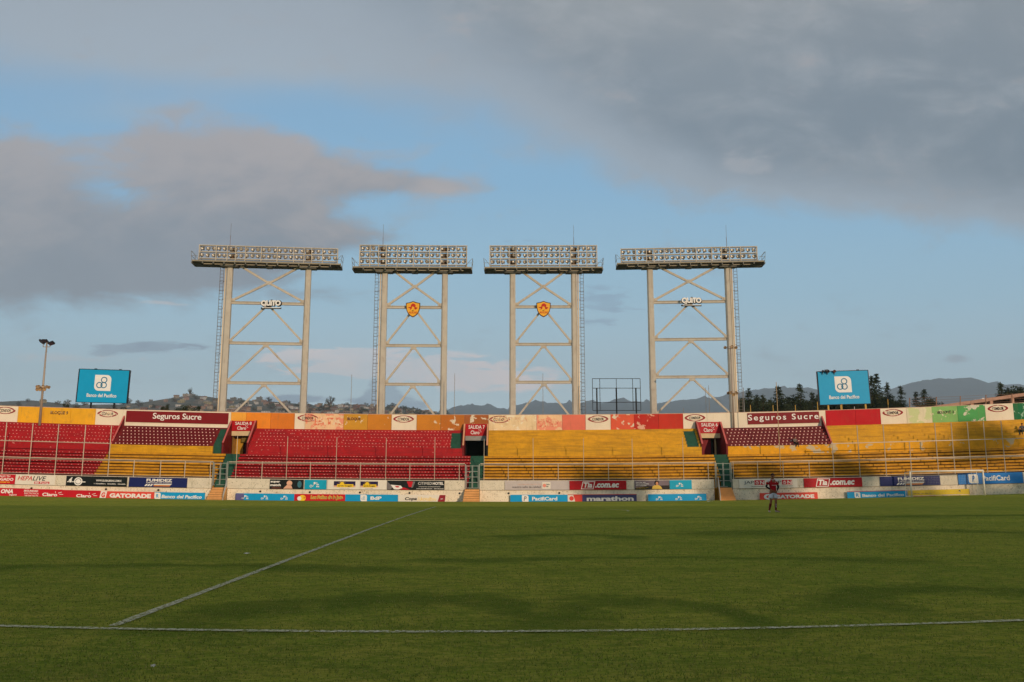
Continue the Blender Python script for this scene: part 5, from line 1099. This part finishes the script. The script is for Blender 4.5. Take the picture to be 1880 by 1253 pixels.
where = ['low dark conifer against the rightmost tower', 'slim conifer just right of the rightmost tower ladder', 'shorter conifer left of a forked pair', 'forked conifer above the spaced-letter banner start', 'low conifer left of the broad spire', 'broad dark conifer above the middle of the spaced-letter banner', 'low conifer right of the broad spire', 'tall twin-tipped conifer above the end of the spaced-letter banner', 'thin reddish conifer left of the right billboard', 'conifer partly hidden by the left edge of the right billboard', 'conifer behind the left part of the right billboard', 'conifer behind the middle of the right billboard', 'conifer behind the right part of the right billboard',
         'tall dense conifer touching the right edge of the right billboard', 'tallest conifer right of the right billboard', 'lower conifer behind the right billboard corner', 'narrow conifer second right of the right billboard', 'lone slim conifer above the right white wall panel', 'small conifer left of the pair before the hall roof', 'round conifer where the hall roof begins', 'spiky conifer in front of the hall roof', 'smaller conifer right of the spiky one by the hall', 'conifer cut by the right picture edge', 'conifer just outside the right picture edge', 'small low conifer left of the spiky one by the hall', 'conifer beyond the right picture edge']
for i, (px, py, rp, Y) in enumerate(cons): tree('conifer_tree', where[i], px, py, Y, rp*2.7, i+3, 'c', 'conifers beyond the right wall', dens=.9 if rp < 14 else 1.15)
for i, (px, py, rp, Y, lab) in enumerate([(338, 734, 15, 105, 'round dark tree behind the left wall banner'), (362, 741, 9, 108, 'low bush right of the round dark tree'), (206, 743, 15, 103, 'dark bush under the left billboard'), (228, 741, 12, 104, 'dark bush under the right half of the left billboard'), (122, 735, 6, 140, 'small thin tree left of the left billboard'), (141, 741, 8, 120, 'small bush left of the left billboard'), (70, 741, 8, 130, 'low bush behind the left light mast'), (186, 745, 9, 104, 'small bush between the left billboard posts'), (304, 737, 8, 110, 'bush behind the left end of the wall banner')]):
    tree('tree', lab, px, py, Y, rp*1.15, 50+i, 'b', 'trees behind the left wall', dens=1.3, mat_=BUSH)
for i, (px, py, rp, Y, lab) in enumerate([(1366, 741, 15, 126, 'low dark tree mass at the foot of the rightmost tower'), (1396, 738, 20, 128, 'low dark tree under the forked conifer'), (1447, 738, 18, 127, 'low dark tree between the broad spire and the twin-tipped conifer'), (1484, 741, 14, 128, 'low dark tree right of the twin-tipped conifer'), (1512, 738, 18, 130, 'low dark tree under the left end of the right billboard'), (1545, 740, 22, 130, 'low dark tree under the middle of the right billboard'), (1580, 738, 20, 129, 'low dark tree under the right end of the right billboard'), (1616, 734, 16, 128, 'low dark tree between the two conifers right of the billboard'), (1640, 743, 12, 128, 'low dark tree left of the lone slim conifer'), (1708, 741, 12, 121, 'low dark tree at the start of the hall roof'), (1862, 726, 18, 124, 'dark tree beside the green panels at the right edge')]):
    tree('tree', lab, px, py-11, Y, rp*2.1, 70+i, 'b', 'low trees beyond the right wall', dens=3, mat_=CON)
# ------------------------------------------------------------------ far hill with its town
HP = [(-500, 746), (-100, 742), (0, 738), (60, 735.5), (100, 738), (150, 742), (220, 743), (260, 739), (300, 733), (350, 727), (400, 731.5), (440, 734), (480, 736), (520, 740), (560, 744), (600, 745), (640, 743.5), (680, 748), (720, 749), (760, 754), (830, 760), (900, 765), (1000, 772)]
def hill_y(px): return float(np.interp(px, [p[0] for p in HP], [p[1] for p in HP]))
def vn(x, y): return math.sin(x*.013+1.3*math.sin(y*.011))*math.cos(y*.017+x*.004)+.5*math.sin(x*.041+y*.033)
def hill_pt(px, t):
    """t 0 near foot .. 1 crest"""
    Y = 620+880*t; py = 778+(hill_y(px)-778)*t**.8; p = P(px, py, Y); p.z += vn(p.x, p.y)*1.6*t; return p
def hill():
    mb = MB(); pxs = list(range(-500, 1001, 10)); ts = [i/14 for i in range(15)]+[1.12, 1.35]; n = len(pxs)
    for t in ts:
        for px in pxs:
            if t <= 1: p = hill_pt(px, t)
            else: p = hill_pt(px, 1); p.y += 700*(t-1); p.z -= 120*(t-1)
            mb.v.append(tuple(p))
    for j in range(len(ts)-1):
        for i in range(n-1): mb.f.append((j*n+i, j*n+i+1, (j+1)*n+i+1, (j+1)*n+i)); mb.m.append(0)
    m_ = bpy.data.materials.new('hillside'); m_.use_nodes = True; N = NT(m_.node_tree); b = N.n['Principled BSDF']; b.inputs['Roughness'].default_value = .95
    g = N.n.new('ShaderNodeNewGeometry').outputs['Position']; a = N.noise(g, .02, 6, .7); c = N.noise(g, .09, 4, .7)
    N.l.new(N.mix(N.ss(a, .42, .6), rgba((50, 56, 38)), N.mix(N.ss(c, .4, .65), rgba((104, 90, 68)), rgba((72, 70, 48)))), b.inputs['Base Color'])
    tag(mb.build('hill', m_, smooth=True, recalc=False), kind='structure')
hill()
def houses():
    wc = {'cream': (158, 140, 118), 'white': (188, 180, 172), 'brick red': (118, 82, 66), 'grey': (112, 108, 102), 'peach': (150, 118, 98), 'pale yellow': (150, 136, 98)}
    wm = {k: mat(k+' house wall', c, .85, var=.1, scale=.3) for k, c in wc.items()}; rm = {'terracotta gabled': mat('terracotta roof', (108, 76, 62), .9), 'flat grey': mat('grey flat roof', (104, 100, 94), .9), 'tin': mat('tin roof', (138, 136, 130), .5)}
    WIN = mat('dark house window', (48, 46, 50), .3); vs = {}
    for k, m_ in wm.items():
        for rn, r_ in rm.items():
            W = MB(); W.box((0, 0, .5), (1, .8, 1))
            for x in (-.3, 0, .3):
                for z in (.3, .72): W.quad((x-.07, -.403, z-.1), (x+.07, -.403, z-.1), (x+.07, -.403, z+.1), (x-.07, -.403, z+.1), 1)
            Rf = MB()
            if 'gabled' in rn: Rf.add([(-.55, -.45, 1), (.55, -.45, 1), (.55, .45, 1), (-.55, .45, 1), (-.55, 0, 1.35), (.55, 0, 1.35)], [(0, 1, 5, 4), (2, 3, 4, 5), (0, 4, 3), (1, 2, 5), (0, 3, 2, 1)])
            elif 'flat' in rn: Rf.box((0, 0, 1.04), (1.06, .86, .08)); Rf.box((.2, .1, 1.2), (.25, .25, .25))
            else: Rf.add([(-.55, -.45, 1), (.55, -.45, 1), (.55, .45, 1.2), (-.55, .45, 1.2), (-.55, .45, 1), (.55, .45, 1)], [(0, 1, 2, 3), (0, 4, 5, 1), (3, 2, 5, 4), (0, 3, 4), (1, 5, 2)])
            vs[k, rn] = (W, [m_, WIN], Rf, r_)
    rd = random.Random(11); made = {}; areas = [(0, 'left of the billboard'), (238, 'beyond the banner'), (405, 'inside leftmost tower'), (560, 'between left towers'), (700, 'inside second tower')]
    for i in range(280):
        if i < 200: px = rd.uniform(330, 800); 
        elif i < 250: px = rd.uniform(560, 700)
        else: px = rd.uniform(-60, 330)
        t = rd.uniform(.2, .99)**.8; p = hill_pt(px, t); k = rd.choice(list(wc)); rn = rd.choice(list(rm)); w = rd.uniform(4, 9.5); hh = rd.choice((2.2, 2.6, 3.0, 4.2))
        big = w > 7; ar = [a for x, a in areas if px >= x or x == 0][-1]; row = 'by the crest' if t > .72 else ('halfway up' if t > .45 else 'low down')
        lab = f"{'wide' if big else 'small'} {'two-storey ' if hh > 4 else ''}{k} house, {rn} roof, {row}, {ar}"[:400]
        if (k, rn) in made: r_ = copy_tree(made[k, rn])
        else:
            W, ms, Rf, rmat = vs[k, rn]; r_ = thing('house', lab, 'house', local=True); W.build('walls', ms, r_, recalc=False); Rf.build('roof', rmat, r_, recalc=False); made[k, rn] = r_
        r_['label'] = lab; r_['group'] = 'houses on the far hillside'; r_.location = (p.x, p.y, p.z-.6); r_.rotation_euler = (0, 0, rd.uniform(-.5, .5)); r_.scale = (w, rd.uniform(6, 9), hh+.6)
    # apartment block on the crest and the tall trees
    for px, py, h_, w_, lab in [(476, 731, 7, 9, 'grey apartment block on the hill crest seen inside the leftmost tower')]:
        p = hill_pt(px, .97); r_ = thing('apartment_block', lab, 'building', tuple(p), local=True); W, ms, Rf, rmat = vs['grey', 'flat grey']; a = W.build('walls', ms, r_, recalc=False); b = Rf.build('roof', rmat, r_, recalc=False); r_.scale = (w_, 8, h_)
    base = {}
    for v_ in range(3):
        mb, tb = bushy(1.0, .5, 90+v_, .7, .2); base[v_] = (mb, tb)
    first = {}
    def hilltree(px, t, h, lab, v_, fat=1.0):
        p = hill_pt(px, t)
        if v_ in first: r_ = copy_tree(first[v_])
        else: r_ = thing('hill_tree', lab, 'tree', local=True); base[v_][0].build('crown', BUSH, r_, recalc=False); base[v_][1].build('trunk', BARK, r_); first[v_] = r_
        r_['label'] = lab; r_['group'] = 'trees on the far hillside'; r_.location = p-Vector((0, 0, .33*h)); r_.scale = (h*fat*1.2, h*fat*1.2, h*1.2); r_.rotation_euler = (0, 0, rd.uniform(0, 6))
    hilltree(349, 1, 14, 'tall ragged tree alone on the hill crest left of the leftmost tower', 0, .7); hilltree(606.5, .96, 19, 'tall dark tree on the hill between first and second towers', 1, .75); hilltree(235, 1, 11, 'dark tree on the crest right of the left billboard', 2); hilltree(124, .95, 10, 'dark tree on the crest left of the left billboard', 1); 
    for i in range(90):
        px = rd.choice((rd.uniform(-50, 330), rd.uniform(480, 640), rd.uniform(690, 830), rd.uniform(330, 820))); t = rd.uniform(.45, 1.0); ar = [a for x, a in areas if px >= x or x == 0][-1]; hilltree(px, t, rd.uniform(5, 9.5), f"small dark tree {'near the crest' if t > .72 else 'on the slope'}, {ar}", rd.randrange(3), 1.3)
houses()
def mountains():
    MPs = [(600, 790), (780, 772), (820, 758), (840, 751), (868, 742.5), (885, 745), (900, 748), (935, 753), (950, 746), (965, 741), (985, 738.5), (1000, 741), (1020, 740.5), (1045, 740), (1060, 741), (1085, 738), (1098, 738), (1115, 741), (1131, 733), (1142, 737), (1160, 738), (1180, 737), (1215, 742), (1240, 738), (1262, 733), (1300, 731), (1340, 727), (1365, 721), (1390, 715), (1425, 711.5), (1460, 712.5), (1500, 715), (1540, 722), (1600, 727), (1635, 719), (1650, 709), (1680, 700), (1715, 697), (1740, 694.5), (1768, 697), (1790, 703), (1830, 705), (1870, 709), (1950, 718), (2300, 735), (2800, 760)]
    mb = MB(); pxs = list(np.arange(600, 2801, 6)); n = len(pxs); Yc = 6200; rows = [(-1500, .0), (-1100, .35), (-700, .6), (-400, .78), (-150, .93), (0, 1), (400, .9), (1500, .2)]
    for dy, q in rows:
        for px in pxs:
            py = float(np.interp(px, [m[0] for m in MPs], [m[1] for m in MPs]))+.9*math.sin(px*.21)+.6*math.sin(px*.47+1)*(1 if q == 1 else 2.5); c = P(px, py, Yc); b = P(px, 800, Yc).z
            mb.v.append((c.x*(Yc+dy)/Yc if False else c.x+30*math.sin(px*.05+dy), Yc+dy, b+(c.z-b)*q+(18*math.sin(px*.13+dy*.01) if 0 < q < 1 else 0)))
    for j in range(len(rows)-1):
        for i in range(n-1): mb.f.append((j*n+i, j*n+i+1, (j+1)*n+i+1, (j+1)*n+i)); mb.m.append(0)
    tag(mb.build('mountains', mat('mountain forest', (52, 66, 66), .95, var=.3, scale=.004), smooth=True, recalc=False), kind='structure')
mountains()
# ------------------------------------------------------------------ goal
def goal():
    a, b = P(1674, 911, 76.6), P(1808, 906.5, 76.2); ta = P(1671, 866.3, 76.6); h = ta.z-a.z; a.z = gz(a.x, a.y)-.02; b.z = gz(b.x, b.y)-.02; a2 = Vector((a.x, a.y, ta.z)); b2 = Vector((b.x, b.y, P(1804, 864, 76.2).z))
    root = thing('goal', 'white steel goal frame with thin net in front of the right wing boards', 'goal', tuple((a+b)/2)); back = Vector((0, 1.15, 0)); GM = mat('white goal paint', (236, 226, 206), .4, var=.03)
    for p, q in ((a, a2), (b, b2)): mb = MB(); mb.bar(p, q, .14, n=10); mb.build('post', GM, root, smooth=True)
    mb = MB(); mb.bar(a2+Vector((-.05, 0, 0)), b2+Vector((.05, 0, 0)), .14, n=10); mb.build('crossbar', GM, root, smooth=True)
    mb = MB()
    for p, q in ((a, a2), (b, b2)): mb.bar(p+back, q+back*.9-Vector((0, 0, .1)), .05, n=6); mb.bar(q, q+back*.9-Vector((0, 0, .1)), .04, n=6); mb.bar(p+Vector((0, 0, .06)), p+back+Vector((0, 0, .06)), .04, n=6)
    mb.bar(a+back+Vector((0, 0, .1)), b+back+Vector((0, 0, .1)), .045, n=6); mb.build('rear_frame', GM, root)
    mb = MB(); na, nb = 46, 14
    A0, B0 = a+back, b+back; A1, B1 = a2+back*.9-Vector((0, 0, .1)), b2+back*.9-Vector((0, 0, .1))
    for i in range(na+1): t = i/na; mb.bar(A0.lerp(B0, t), A1.lerp(B1, t), .007, n=3)
    for j in range(nb+1): t = j/nb; mb.bar(A0.lerp(A1, t), B0.lerp(B1, t), .007, n=3)
    for p0, p1, q0, q1 in ((a, a2, A0, A1), (b, b2, B0, B1)):
        for j in range(nb+1): t = j/nb; mb.bar(p0.lerp(p1, t), q0.lerp(q1, t), .007, n=3)
        for j in range(8): t = j/7; mb.bar(p0.lerp(q0, t), p1.lerp(q1, t), .007, n=3)
    mb.build('net', mat('grey net cord', (190, 180, 166), .8), root)
goal()
# ------------------------------------------------------------------ people
SKIN = mat('skin brown', (146, 92, 64), .5, var=.05); HAIR = mat('black hair', (18, 14, 14), .6); JER = mat('red jersey', (176, 12, 26), .7, var=.08); JW = mat('white jersey trim', (226, 208, 206), .7); UND = mat('black undersleeve', (20, 18, 22), .7); SHO = mat('white shorts', (206, 204, 216), .75, var=.05); SOK = mat('dark red socks', (120, 20, 30), .8); BOOT = mat('pale boots', (196, 176, 160), .5)
def skin(name, nodes, edges, m_, parent, sub=2, root_i=0, mats=None):
    """nodes: (x, y, z, rx[, ry]); grown with a Skin modifier"""
    me = bpy.data.meshes.new(name); bm = bmesh.new(); sl = bm.verts.layers.skin.verify(); vs = []
    for i, n in enumerate(nodes):
        v = bm.verts.new(n[:3]); v[sl].radius = (n[3], n[4] if len(n) > 4 else n[3]); v[sl].use_root = (i == root_i); vs.append(v)
    for a, b in edges: bm.edges.new((vs[a], vs[b]))
    bm.to_mesh(me); bm.free(); me.materials.append(m_)
    o = bpy.data.objects.new(name, me); COL.objects.link(o); o.parent = parent
    s_ = o.modifiers.new('Skin', 'SKIN'); s_.use_smooth_shade = True; u = o.modifiers.new('Subd', 'SUBSURF'); u.levels = sub; u.render_levels = sub
    # evaluated and stored as a plain mesh so the surface is final
    dg = bpy.context.evaluated_depsgraph_get(); em = bpy.data.meshes.new_from_object(o.evaluated_get(dg)); o.modifiers.clear(); o.data = em
    em.materials.clear(); em.materials.append(m_); em.polygons.foreach_set('use_smooth', [True]*len(em.polygons)); return o
def hand(nodes, edges, wi, w, d, side):
    """palm and five separate fingers from wrist node wi, pointing along d"""
    w, d = Vector(w), Vector(d).normalized(); s_ = d.cross(Vector((0, -1, .2))).normalized()*side; nn = s_.cross(d).normalized(); o = len(nodes)
    nodes.append((*(w+d*.045), .034, .018)); edges.append((wi, o)); nodes.append((*(w+d*.085), .038, .016)); edges.append((o, o+1))
    for k, (off_, ln) in enumerate([(-.030, .068), (-.010, .078), (.010, .074), (.029, .058)]):
        b = w+d*.095+s_*off_; i = len(nodes); c = nn*.012
        nodes += [(*b, .0095), (*(b+d*ln*.45+c), .0088), (*(b+d*ln*.8+c*2.6), .008), (*(b+d*ln+c*4), .0068)]; edges += [(o+1, i), (i, i+1), (i+1, i+2), (i+2, i+3)]
    b = w+d*.05-s_*.034; i = len(nodes); nodes += [(*b, .012), (*(b+d*.03-s_*.02), .0105), (*(b+d*.058-s_*.024+nn*.01), .009)]; edges += [(o, i), (i, i+1), (i+1, i+2)]
def head(root, c, yaw, sz=1.0, skin_m=None, cap=None):
    """features set on the head that is part of the body mesh"""
    M = Matrix.Translation(c) @ Matrix.Rotation(yaw, 4, 'Z') @ Matrix.Scale(sz, 4); 
    for s_ in (-1, 1):
        mb = MB(); mb.lathe([(0, -.012), (.012, -.006), (.014, 0), (.012, .006), (0, .012)], 10, 0, M @ Matrix.Translation((s_*.033, -.088, .008)) @ Matrix.Rotation(R(90), 4, 'X')); mb.build('eye', BLACK, root)
    mb = MB(); mb.lathe([(0, 0), (.026, .002), (.028, .006), (0, .01)], 10, 0, M @ Matrix.Translation((0, -.098, -.052)) @ Matrix.Diagonal((1, .5, .35, 1))); mb.build('mouth', mat('lips', (96, 46, 40), .5), root)
    mb = MB(); n = 16; rows = 9  # hair cap
    for j in range(rows+1):
        e = math.pi/2*(1-j/rows*1.12)
        for k in range(n):
            a = 2*math.pi*k/n; front = max(0, -math.sin(a)); ee = max(e, front*.62-.05); jit = 1+.03*math.sin(7*a+3*j)
            mb.v.append(tuple(M @ Vector((.091*math.cos(ee)*math.cos(a)*jit, .105*math.cos(ee)*math.sin(a)*jit+.006, .020+.108*math.sin(ee)))))
    for j in range(rows):
        for k in range(n): mb.f.append((j*n+k, j*n+(k+1) % n, (j+1)*n+(k+1) % n, (j+1)*n+k)); mb.m.append(0)
    mb.f.append(tuple(range(n))); mb.m.append(0); mb.build('hair', cap or HAIR, root, smooth=True)
def headnodes(nodes, edges, neck_i, c, yaw, r=.078):
    c = Vector(c); f = Vector((math.sin(yaw), -math.cos(yaw), 0)); s_ = Vector((math.cos(yaw), math.sin(yaw), 0)); i = len(nodes)
    nodes += [(*(c+Vector((0, 0, -.075))), .062), (*c, r, r*1.14), (*(c+Vector((0, 0, .062))), r*.86, r*.95)]; edges += [(neck_i, i), (i, i+1), (i+1, i+2)]
    nodes += [(*(c+f*.088-Vector((0, 0, .018))), .016), (*(c+f*.108-Vector((0, 0, .028))), .011)]; edges += [(i+1, i+3), (i+3, i+4)]   # nose
    nodes += [(*(c+f*.055-Vector((0, 0, .092))), .03)]; edges += [(i, i+5)]                                                            # chin
    for q in (-1, 1): k = len(nodes); nodes += [(*(c+s_*q*.082-Vector((0, 0, .01))), .018, .01)]; edges += [(i+1, k)]                   # ears
def player():
    g = ground_hit(1421, 941); X, Y = g.x, g.y; k = Y*1.0/F
    root = thing('person', 'footballer in red jersey and white shorts standing on the pitch with hands at the waist', 'person', (X, Y, gz(X, Y)), local=True)
    root.scale = (1.0,)*3
    N_ = [(0, 0, .95, .135, .10), (0, -.005, 1.08, .125, .092), (.0, .0, 1.24, .15, .105), (0, .005, 1.40, .165, .10), (0, 0, 1.50, .07), (0.005, -.01, 1.56, .055)]
    E_ = [(0, 1), (1, 2), (2, 3), (3, 4), (4, 5)]
    headnodes(N_, E_, 5, (.01, -.02, 1.665), R(-38))
    arms = []
    for s_, sh, el, wr, d in ((-1, (-.195, .0, 1.435), (-.285, .07, 1.17), (-.13, -.15, 1.03), (.8, -.35, -.35)), (1, (.195, .0, 1.435), (.265, .03, 1.15), (.15, -.15, .99), (-.75, -.4, -.45))):
        i = len(N_); N_ += [(*sh, .062), (*Vector(sh).lerp(Vector(el), .5), .050), (*el, .042), (*Vector(el).lerp(Vector(wr), .5), .038), (*wr, .027, .023)]; E_ += [(3, i), (i, i+1), (i+1, i+2), (i+2, i+3), (i+3, i+4)]; arms.append((sh, el, wr)); hand(N_, E_, i+4, wr, d, s_)
    legs = []
    for s_, hp, kn, an, toe in ((-1, (-.095, 0, .90), (-.13, -.07, .49), (-.205, .03, .09), (-.235, -.15, .035)), (1, (.095, 0, .90), (.085, -.10, .50), (.085, -.02, .09), (.235, -.17, .035))):
        i = len(N_); N_ += [(*hp, .098), (*Vector(hp).lerp(Vector(kn), .45), .083), (*kn, .056), (*(Vector(kn).lerp(Vector(an), .35)+Vector((0, .015, 0))), .056), (*Vector(kn).lerp(Vector(an), .75), .038), (*an, .036), (*toe, .034, .022)]; E_ += [(0, i)]+[(i+q, i+q+1) for q in range(6)]; legs.append((hp, kn, an, toe))
    skin('body', N_, E_, SKIN, root)
    head(root, Vector((.01, -.02, 1.665)), R(-38))
    V = Vector
    # jersey with sleeves
    J = [(0, 0, .93, .165, .13), (0, 0, 1.03, .155, .125), (0, 0, 1.2, .165, .125), (0, .005, 1.38, .178, .118), (0, .0, 1.475, .095, .08)]; JE = [(0, 1), (1, 2), (2, 3), (3, 4)]
    for (sh, el, wr) in arms: i = len(J); J += [(*sh, .078), (*V(sh).lerp(V(el), .45), .072), (*V(sh).lerp(V(el), .62), .070)]; JE += [(3, i), (i, i+1), (i+1, i+2)]
    skin('jersey', J, JE, JER, root)
    for n_, (sh, el, wr) in enumerate(arms):
        sh, el, wr = V(sh), V(el), V(wr)
        skin('undersleeve', [(*sh.lerp(el, .55), .055), (*sh.lerp(el, .8), .052), (*el, .050), (*el.lerp(wr, .5), .045), (*el.lerp(wr, .93), .034)], [(0, 1), (1, 2), (2, 3), (3, 4)], UND, root)
        q = -1 if n_ == 0 else 1
        skin('shoulder_panel', [(q*.075, -.02, 1.475, .066), (q*.185, -.02, 1.452, .084), (*(sh.lerp(el, .32)+V((q*.014, -.014, .006))), .082)], [(0, 1), (1, 2)], JW, root)
    mb = MB(); 
    for i in range(12): a, b = 2*math.pi*i/12, 2*math.pi*(i+1)/12; mb.bar((.072*math.cos(a), .07*math.sin(a)-.01, 1.505-.02*math.sin(a+math.pi)), (.072*math.cos(b), .07*math.sin(b)-.01, 1.505-.02*math.sin(b+math.pi)), .02)
    mb.build('collar', JW, root)
    me = text_mesh('PILSENER', .2, .035, [JW], .01); me.transform(Matrix.Translation((.02, -.133, 1.24))); o = bpy.data.objects.new('lettering', me); COL.objects.link(o); o.parent = root
    me = text_mesh('A', .04, .045, [JW], .03); me.transform(Matrix.Translation((.09, -.128, 1.38))); o = bpy.data.objects.new('badge', me); COL.objects.link(o); o.parent = root
    S = [(0, 0, .93, .155, .12), (0, 0, .88, .15, .12)]; SE = [(0, 1)]
    for (hp, kn, an, toe) in legs: i = len(S); hp, kn = V(hp), V(kn); S += [(*(hp+V((0, 0, -.06))), .118), (*hp.lerp(kn, .5), .115), (*hp.lerp(kn, .74), .112)]; SE += [(1, i), (i, i+1), (i+1, i+2)]
    skin('shorts', S, SE, SHO, root)
    for (hp, kn, an, toe) in legs:
        kn, an, toe = V(kn), V(an), V(toe)
        skin('sock', [(*kn.lerp(an, .12), .062), (*(kn.lerp(an, .38)+V((0, .012, 0))), .064), (*kn.lerp(an, .75), .045), (*an, .043)], [(0, 1), (1, 2), (2, 3)], SOK, root)
        d = (toe-an); d.z = 0; d.normalize()
        skin('boot', [(*(an-d*.05+V((0, 0, -.035))), .045, .04), (*(an+d*.06+V((0, 0, -.045))), .045, .036), (*(an+d*.16+V((0, 0, -.058))), .042, .026), (*(an+d*.21+V((0, 0, -.063))), .03, .02)], [(0, 1), (1, 2), (2, 3)], BOOT, root)
    mb = MB(); kn, an = V(legs[1][1]), V(legs[1][2]); c = kn.lerp(an, .45)
    mb.box((c.x-.012, c.y-.064, c.z), (.02, .012, .17)); mb.box((c.x-.008, c.y-.067, c.z+.06), (.034, .012, .03)); mb.box((c.x-.008, c.y-.067, c.z-.06), (.034, .012, .03))
    mb.build('sock_mark', JW, root)
player()
def sitter(px, py, lab, shirt, trous, yaw, Yo, s_=1.0, lean=0):
    X = P(px, py, Yo).x; Y = Yo+YC(X); p = P(px, py, Y)
    root = thing('person', lab, 'person', (p.x, Y, p.z), local=True); root.rotation_euler = (0, 0, yaw); root.scale = (s_,)*3; V = Vector
    N_ = [(0, 0, .12, .13, .11), (0, -.02, .3, .125, .1), (0, -.04+lean, .5, .15, .1), (0, -.04+lean, .6, .065), (0, -.05+lean, .66, .052)]; E_ = [(0, 1), (1, 2), (2, 3), (3, 4)]; headnodes(N_, E_, 4, (0, -.06+lean, .76), 0)
    aa = []; ll = []
    for q in (-1, 1):
        sh, el, wr = V((q*.18, -.03+lean, .54)), V((q*.25, -.1, .3)), V((q*.1, -.33, .22)); i = len(N_); N_ += [(*sh, .058), (*el, .042), (*wr, .027)]; E_ += [(2, i), (i, i+1), (i+1, i+2)]; hand(N_, E_, i+2, wr, (-q*.3, -1, -.2), q); aa.append((sh, el, wr))
        hp, kn, an, toe = V((q*.1, 0, .1)), V((q*.14, -.42, .14)), V((q*.13, -.4, -.28)), V((q*.14, -.55, -.33)); i = len(N_); N_ += [(*hp, .09), (*kn, .06), (*kn.lerp(an, .4), .055), (*an, .038), (*toe, .035, .022)]; E_ += [(0, i), (i, i+1), (i+1, i+2), (i+2, i+3), (i+3, i+4)]; ll.append((hp, kn, an))
    skin('body', N_, E_, SKIN, root, 1); head(root, V((0, -.06+lean, .76)), 0)
    J = [(0, 0, .12, .15, .125), (0, -.02, .3, .145, .115), (0, -.04+lean, .48, .165, .115), (0, -.04+lean, .57, .09)]; JE = [(0, 1), (1, 2), (2, 3)]
    for sh, el, wr in aa: i = len(J); J += [(*sh, .072), (*el, .058), (*el.lerp(wr, .8), .045)]; JE += [(2, i), (i, i+1), (i+1, i+2)]
    skin('jacket', J, JE, shirt, root, 1)
    T_ = [(0, 0, .1, .15, .12)]; TE = []
    for hp, kn, an in ll: i = len(T_); T_ += [(*hp, .105), (*kn, .08), (*kn.lerp(an, .5), .068), (*an, .06)]; TE += [(0, i), (i, i+1), (i+1, i+2), (i+2, i+3)]
    skin('trousers', T_, TE, trous, root, 1)
sitter(1459.5, 815.5, 'dark-clothed person sitting low among the maroon seats on the right', mat('grey jacket', (120, 104, 96), .8), mat('black trousers', (26, 26, 26), .8), .3, Z2+.30, .85)
sitter(1877, 793, 'person in grey sitting on the yellow terrace at the far right edge', mat('brownish grey jacket', (112, 100, 90), .8), mat('dark green trousers', (50, 60, 50), .8), -.9, Z2+1.0, .95, .12)
# ------------------------------------------------------------------ what stands behind the camera: the main stand and trees that shade the pitch
def main_stand():
    root = thing('main_stand', 'large covered main stand on the camera side of the pitch', 'grandstand', (0, -30, 0)); y0 = -14
    mb = MB(); n = 16
    for k in range(n): mb.box((-6, y0-k*.9-8, .5+.4*k*.5), (150, .9, 1.0+.4*k))
    mb.build('terrace', CONC, root)
    mb = MB(); mb.box((-8, y0-16.5, 6.6), (156, .5, 13.2)); mb.build('rear_wall', CONC, root)
    for k in range(20): mb = MB(); mb.box((-82+k*7.8, y0-9.5, 6.2), (.5, .7, 12.4)); mb.build('column', CONC, root)
    mb = MB(); mb.add([(-86, y0-17.2, SHZ-.8), (69, y0-17.2, SHZ-.8), (69, y0-1.5, SHZ), (-86, y0-1.5, SHZ), (-86, y0-17.2, SHZ-1.1), (69, y0-17.2, SHZ-1.1), (69, y0-1.5, SHZ-.5), (-86, y0-1.5, SHZ-.5)], [(0, 1, 2, 3), (4, 7, 6, 5), (0, 4, 5, 1), (1, 5, 6, 2), (2, 6, 7, 3), (3, 7, 4, 0)]); mb.build('roof', CONC, root)
SHZ = 14.7
main_stand()
for i, (x, y, h, r) in enumerate([(66, -34, 27.4, 6.5), (75, -24, 26.2, 6.2), (83, -22, 25.6, 6), (95, -20, 30.4, 5), (103, -21, 27.0, 5), (111, -22, 29.0, 5.5), (119, -22, 29.5, 7), (131, -22, 31, 8)]):
    mb, tb = bushy(h, r, 200+i, 1.6); root = thing('tree', f"broad tree {['beside', 'second from', 'third from', 'fourth from', 'fifth from', 'sixth from', 'seventh from', 'farthest from'][i]} the main stand on the camera side", 'tree', (x, y, 0), 'trees beside the main stand', local=True)
    mb.build('crown', BROAD, root, recalc=False); tb.build('trunk', BARK, root)
    for c in ():
        pass
# ------------------------------------------------------------------ evening haze
def haze():
    mb = MB(); mb.box((600, 3950, 550), (14000, 8500, 1110)); m_ = bpy.data.materials.new('haze'); m_.use_nodes = True; t = m_.node_tree; t.nodes.clear()
    o_ = t.nodes.new('ShaderNodeOutputMaterial'); v = t.nodes.new('ShaderNodeVolumePrincipled'); v.inputs['Color'].default_value = (.74, .87, 1.0, 1); v.inputs['Density'].default_value = HAZE; v.inputs['Anisotropy'].default_value = 0; t.links.new(v.outputs[0], o_.inputs['Volume'])

    tag(mb.build('haze', m_), 'pale evening haze over the valley', kind='stuff')
HAZE = 1.4e-4
haze()
SC.cycles.volume_bounces = 1
